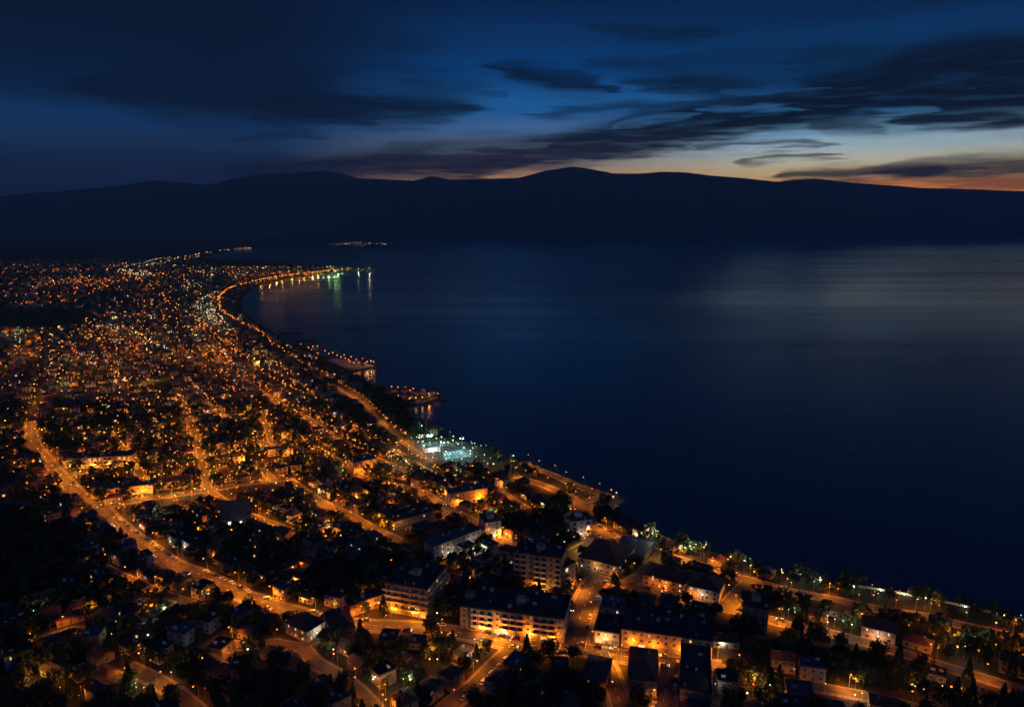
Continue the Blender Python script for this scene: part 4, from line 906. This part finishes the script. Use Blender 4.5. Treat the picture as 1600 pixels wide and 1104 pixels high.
def flood_mast(label, g, h, aim, color, power, em, heads=2, size=.5, cone=70):
    t = empty('floodlight_mast', g); tag(t, label, 'floodlight')
    q = MB(); q.tube([(0, 0, -.1), (0, 0, h)], [.2, .12], 8); q.obj('pole', MT['metal'], t)
    q = MB(); q.box(-1.6, 1.6, -.08, .08, h, h+.16); q.obj('crossbar', MT['metal'], t)
    for k in range(heads):
        x = (k-(heads-1)/2)*(2.6/max(1, heads-1)); q = MB(); q.box(x-.5, x+.5, .1, .5, h+.17, h+.9); hd = q.obj('lamp_head', MT['metal'], t)
        q = MB(); q.ball((x, -.05, h+.6), size, 0, .9, 8); q.obj('lens', EM[em], hd)
        light('SPOT', t, (x, -.3, h+.4), power, color, .4, cone, .6, aim=Vector(aim)-Vector((g.x+x, g.y, h)))
EM['flood_w'] = emis('flood lens white', (1, .86, .6), 14)
fm = flood_mast
fm('tall floodlight mast with the brightest bluish white lamps over the sports courts', G(672, 706), 14, G(676, 694), CYAN, 26000, 'cool', 2, .8, 110)
fm('floodlight mast at the corner of the cyan court near the sea', G(722, 701), 9, G(712, 710), CYAN, 9000, 'cool', 2, .22, 120)
fm('floodlight mast at the corner of the cyan court near the lane below the courts', G(692, 708), 9, G(708, 710), CYAN, 8000, 'cool', 2, .22, 120)
fm('low floodlight beside the smaller cyan court', G(658, 694), 8, G(668, 697), (.6, .9, .85), 9000, 'green', 2, .3, 110)
fm('yard floodlight at the left end of the metal-roofed sports hall', G(360, 831), 5.5, G(358, 838), WHITE, 5200, 'flood_w', 1, .8, 120)
fm('yard floodlight at the right end of the metal-roofed sports hall', G(378, 830), 5.5, G(382, 836), WHITE, 5200, 'flood_w', 1, .8, 120)
blk('club', 'clubhouse', 'low white clubhouse glowing bluish between the sports courts', 'clubhouse', (664, 707), (688, 704), 6, 1, 'whitewash', roofm='slab', lit=.2, fh=3.4, glow=(COOL, 1500, 8))
for pts in ([(508, 561.5), (549, 579.5), (566, 576), (530, 560.5)], [(530, 560.8), (566, 576), (588, 572.6), (560, 564)], [(602, 609), (640, 632), (656, 630), (632, 608.5)], [(632, 608.8), (656, 630), (687, 621.5), (661, 612)], [(480, 546.2), (484, 549.5), (499, 545.5), (497, 543)]): ground_quad('quay', pts, MT['concrete'], .3)
ground_quad('lawn', [(842, 744), (905, 766), (880, 770), (838, 752)], MT['grass']); ground_quad('lawn', [(906, 764), (935, 774), (918, 780), (900, 774)], MT['grass'])
ground_quad('lawn', [(322, 858), (400, 846), (388, 836), (318, 846)], MT['grass'])
ground_quad('yard', [(722, 874), (800, 868), (786, 846), (752, 852)], MT['concrete'])
for i, (px, py) in enumerate(((738, 864), (752, 868), (765, 858), (776, 863), (742, 872), (790, 866))):
    light('POINT', None, G(px, py)+Vector((0, 0, 4.6)), 700, WHITE if i % 3 else WARM, .3)
    t = empty('yard_lamp', G(px, py)); tag(t, f'white globe lamp on a short post, {ordinal(i+1)} across the bright yard', 'lamp', 'globe lamps in the yard')
    q = MB(); q.tube([(0, 0, 0), (0, 0, 3.6)], [.07, .05], 6); q.obj('post', MT['metal'], t); q = MB(); q.ball((0, 0, 3.85), .28, 0, 1, 8); q.obj('globe', EM['white'], t)

# ------------------------------------------------------------------ lit sea wall and its lamps
sw = [G(*p) for p in ((1236, 896), (1300, 910), (1400, 926), (1500, 946), (1600, 969), (1680, 985))]
t = empty('sea_wall', sw[0]); tag(t, 'long low pale sea wall lit by small lamps along the dark shore', 'wall'); q = MB()
for a, c in zip(sw, sw[1:]):
    d = (c-a).normalized(); n = Vector((-d.y, d.x, 0))*.25; o = sw[0]
    p = [a-n-o, c-n-o, c+n-o, a+n-o]; z = Vector((0, 0, 1.1)); q.face([x+z for x in p])
    for i in range(4): q.face([p[i], p[(i+1) % 4], p[(i+1) % 4]+z, p[i]+z])
q.obj('wall', MT['whitewash'], t)
proto = None; cnt = 0; carry = 4.0
for a, c in zip(sw, sw[1:]):
    d = c-a; L = d.length; d.normalize(); n = Vector((d.y, -d.x, 0)); s_ = carry
    while s_ < L:
        p = a+d*s_+n*1.6*1; s_ += rng.choice((11, 13, 16)); cnt += 1
        if proto is None:
            proto = empty('bollard_lamp'); q = MB(); q.tube([(0, 0, 0), (0, 0, .9)], [.1, .08], 6); adopt(q.obj('post', MT['metal']), proto); q = MB(); q.ball((0, 0, 1.1), .34, 0, .8, 6); adopt(q.obj('bulb', EM['green']), proto); root = proto; root.location = p
        else: root = dup(proto, p, 0)[0]
        tag(root, f'small greenish white lamp at the sea wall, {ordinal(cnt)} from the shore gardens', 'lamp', 'lamps along the sea wall')
        light('POINT', root, (0, 0, 1.5), rng.choice((200, 360, 600)), rng.choice((GREEN, WHITE, GREEN)), .2)
    carry = s_-L

# ------------------------------------------------------------------ quay and harbour lamps, mirrored in the water
quay = MB(); EM['far_c'] = emis('far bluish white lamp', (.45, .95, 1), 3.0); QM = [EM['far_s'], EM['far_y'], EM['far_w'], EM['far_g'], MT['metal'], EM['far_c']]; QC = [AMBER, YELLOW, WHITE, (.5, 1, .3), WHITE, (.4, .95, 1)]
def quay_lamp(px, py, ci, power, z=6.0):
    g = G(px, py); s_ = min(2.2, .35+g.y/1500*.6); quay.ball((g.x, g.y, z), s_, ci, .8); quay.tube([(g.x, g.y, 0), (g.x, g.y, z)], [.12, .08], 4, 4, False)
    light('POINT', None, (g.x, g.y, z+s_+.3), power, QC[ci], .5)
for px, py, ci in ((408, 443.6, 1), (421, 440.4, 0), (432, 438, 1), (441, 436, 0), (456, 433, 1), (467, 431.4, 0), (475, 430.4, 0), (488, 429, 1), (497, 428.2, 1), (506, 427.4, 3), (514, 426.7, 3), (522, 426, 3), (528, 425.4, 3), (535, 424.7, 3), (560, 423, 3), (577, 422.2, 2)):
    quay_lamp(px, py, ci, rng.choice((11000, 17000, 26000)), 9)
for px, py, ci in ((514, 558.5, 0), (520, 557, 0), (527, 561, 0), (533, 564, 0), (540, 566, 0), (547, 571, 0), (553, 573, 0), (561, 573, 0), (567, 566, 0), (574, 571.5, 1), (580, 570, 1), (584, 571.5, 0), (538, 560.5, 0), (549, 563.5, 0), (508, 554, 0), (557, 568, 0), (571, 574, 0), (545, 568, 0)):
    quay_lamp(px, py, ci, rng.choice((300, 520, 900)), 6)
for px, py, ci in ((600, 608, 1), (612, 610, 0), (622, 611, 0), (633, 611, 0), (641, 616, 0), (646, 613, 0), (655, 619, 1), (663, 617, 1), (670, 621, 1), (679, 620, 1), (684, 621, 1), (640, 629, 1), (650, 628, 1), (660, 627, 1), (671, 625, 0)):
    quay_lamp(px, py, ci, rng.choice((180, 360, 640)), 5)
for px, py, ci in ((482, 546.5, 1), (489, 545, 1), (496, 544.3, 1), (479, 549, 1), (487, 550, 0), (470, 541, 1), (963, 777.5, 1), (955, 773, 0), (958, 784, 2)):
    quay_lamp(px, py, ci, 400, 4)
for px, py in ((652, 667), (659, 671), (664, 676), (668, 688), (676, 686), (682, 691), (690, 689), (700, 697), (708, 694), (716, 700), (697, 712), (655, 690), (661, 696), (725, 706), (735, 711), (688, 703), (672, 698), (704, 716)):
    quay_lamp(px, py, 5 if rng.random() < .75 else 3, rng.choice((300, 700, 1400)), 4)
for px, py in ((808, 353), (815, 351), (826, 352), (833, 352), (841, 350), (846, 352), (1003, 365), (1012, 364.6), (1022, 365), (1262, 361), (1288, 357), (1300, 356), (1306, 357.5), (1310, 359)):
    d = Vector(ray(px, py)); g = Vector((0, 0, CAM_H))+d*(11800/d.y); quay.ball(tuple(g), 1.7, 1, .8)
tag(quay.obj('quay_lights', QM), 'strung lamps along the moles and the far point mirrored in the sea', 'lights', kind='stuff')
# rock groynes beside the pine wood
for pts, lab in (([(440, 520), (462, 518.5), (474, 517)], 'thin dark rock groyne nearer the pine wood'), ([(463, 531), (484, 530), (497, 531)], 'thin dark rock groyne closer to the orange mole'), ([(576, 573), (590, 573.6), (598, 573)], 'rock tail at the tip of the orange-lit mole'), ([(684, 622), (694, 622.5), (700, 621)], 'rock tail at the tip of the longer dim mole')):
    q = MB(); w = [G(*p) for p in pts]; o = w[0]; rr = random.Random(len(lab))
    for a, c in zip(w, w[1:]):
        n = max(2, int((c-a).length/2.2))
        for k in range(n): p = a+(c-a)*(k/n)-o; q.ball((p.x+rr.uniform(-1.2, 1.2), p.y+rr.uniform(-2, 2), -.6), rr.uniform(1.4, 2.4), 0, .8, 6)
    tag(q.obj('rock_groyne', MT['rock'], None, o), lab, 'breakwater')

# ------------------------------------------------------------------ parked cars
def car_proto():
    t = empty('parked_car'); q = MB()
    prof = [(-2.1, .35), (-2.15, .75), (-1.5, .92), (1.15, .95), (2.0, .8), (2.1, .4)]
    for sx in (-1, 1):
        f = [(x, sx*.84, z) for x, z in prof]; q.face(f[::-1] if sx > 0 else f)
    for (a, c) in zip(prof, prof[1:]+prof[:1]): q.face([(a[0], -.84, a[1]), (a[0], .84, a[1]), (c[0], .84, c[1]), (c[0], -.84, c[1])])
    q.v = q.v; body = adopt(q.obj('body', CARP[0]), t)
    q = MB(); lo = [(-1.75, -.8, .93), (1.0, -.8, .945), (1.0, .8, .945), (-1.75, .8, .93)]; hi = [(-1.35, -.66, 1.42), (.25, -.66, 1.45), (.25, .66, 1.45), (-1.35, .66, 1.42)]
    for i in range(4): q.face([lo[i], lo[(i+1) % 4], hi[(i+1) % 4], hi[i]], 0)
    adopt(q.obj('window', MT['carglass']), t); q = MB(); q.box(-1.36, .26, -.67, .67, 1.42, 1.48); adopt(q.obj('roof_panel', CARP[0]), t)
    for x in (-1.3, 1.3):
        for y in (-.86, .86):
            q = MB(); q.tube([(x, y-.1, .32), (x, y+.1, .32)], [.32, .32], 10); adopt(q.obj('wheel', MT['rubber']), t)
    for y in (-.6, .6):
        q = MB(); q.box(2.04, 2.12, y-.16, y+.16, .58, .72); adopt(q.obj('headlight', MT['glass']), t)
        q = MB(); q.box(-2.18, -2.12, y-.16, y+.16, .6, .74); adopt(q.obj('tail_light', MT['tile']), t)
    return t
CAR = car_proto()
LITE = {}
for nm_, (x0, x1), m_ in (('headlight', (2.05, 2.16), 'head'), ('tail_light', (-2.2, -2.12), 'tail')):
    for y in (-.6, .6): q = MB(); q.box(x0, x1, y-.2, y+.2, .56, .76); LITE[nm_, y] = q.mesh(nm_, EM[m_])
BODYS = {}; first_car = True
for ci, m in enumerate(CARP):
    me = [c for c in CAR.children if c.name.startswith('body')][0].data.copy(); me.materials[0] = m; BODYS[ci] = me
    me = [c for c in CAR.children if c.name.startswith('roof_panel')][0].data.copy(); me.materials[0] = m; BODYS['r', ci] = me
for ri, lo_, hi_, step, sides in ((0, .52, .99, 15, (-1, 1)), (1, .08, .95, 9, (-1, 1)), (2, .0, .5, 19, (1,)), (4, .35, .98, 11, (1, -1)), (3, .1, .5, 26, (1,)), (24, .05, .7, 12, (1,)), (26, .05, .9, 11, (1, -1)), (17, .05, .8, 16, (1,)), (0, .16, .5, 26, (1,))):
    w = road_w[ri]; hw = ROADS[ri][1]; n = len(w); pos = []
    for side in sides:
        acc = 0.0; nxt = 0.0
        for k in range(int(n*lo_), min(n-1, int(n*hi_))):
            a, c = w[k], w[k+1]; L = (c-a).length
            while nxt < acc+L:
                d = (c-a).normalized(); p = a+d*(nxt-acc)+Vector((-d.y, d.x, 0))*side*(hw-1.2)
                nxt += step*rng.choice((.5, .5, 1, 2)); pos.append((p, math.atan2(d.y, d.x)+(0 if side < 0 else math.pi)))
            acc += L
    for (p, a) in pos:
        if not -10 < P(p.x, p.y)[0] < 1610 or P(p.x, p.y)[1] > 1110: continue
        dd = np.hypot(*(np.array(CARPOS).T-np.array([[p.x], [p.y]]))) if 'CARPOS' in globals() and CARPOS else np.array([99.])
        if dd.min() < 4.8: continue
        if 'CARPOS' not in globals(): CARPOS = []
        CARPOS.append((p.x, p.y)); ci = rng.choice((0, 0, 0, 1, 1, 1, 2, 2, 2, 4, 4, 3)); z = .2+ri*.008
        if first_car: objs = [CAR]+list(CAR.children); CAR.location = (p.x, p.y, z); CAR.rotation_euler = (0, 0, a); first_car = False
        else: objs = dup(CAR, (p.x, p.y, z), a)
        for o in objs[1:]:
            if o.name.startswith('body'): o.data = BODYS[ci]
            if o.name.startswith('roof_panel'): o.data = BODYS['r', ci]
        lit_ = objs[0] is not CAR and rng.random() < .18
        if lit_:
            for nm_ in ('headlight', 'tail_light'):
                for o, y in zip([o for o in objs if o.name.startswith(nm_)], (-.6, .6)): o.data = LITE[nm_, y]
        CN = globals().setdefault('CARN', {}); CN[ri] = CN.get(ri, 0)+1
        tag(objs[0], f"{('white', 'silver', 'dark grey', 'red', 'blue')[ci]} {'car with its lamps on' if lit_ else 'parked car'}, {ordinal(CN[ri])} car along {said(ri)}", 'car', 'cars parked along the streets')

# ------------------------------------------------------------------ the air
HAZE = 5.2e-5
hm = bpy.data.materials.new('evening haze'); hm.use_nodes = True; t = hm.node_tree; t.nodes.clear()
pv_ = t.nodes.new('ShaderNodeVolumePrincipled'); pv_.inputs['Color'].default_value = (.22, .64, 1, 1); pv_.inputs['Density'].default_value = HAZE; pv_.inputs['Anisotropy'].default_value = 0.0
o_ = t.nodes.new('ShaderNodeOutputMaterial'); t.links.new(pv_.outputs[0], o_.inputs['Volume'])
b = MB(); b.box(-42000, 42000, -1200, 15800, -4, 1900); hz = b.obj('haze', hm); tag(hz, 'thin blue evening haze over the whole bay', 'haze', kind='stuff')
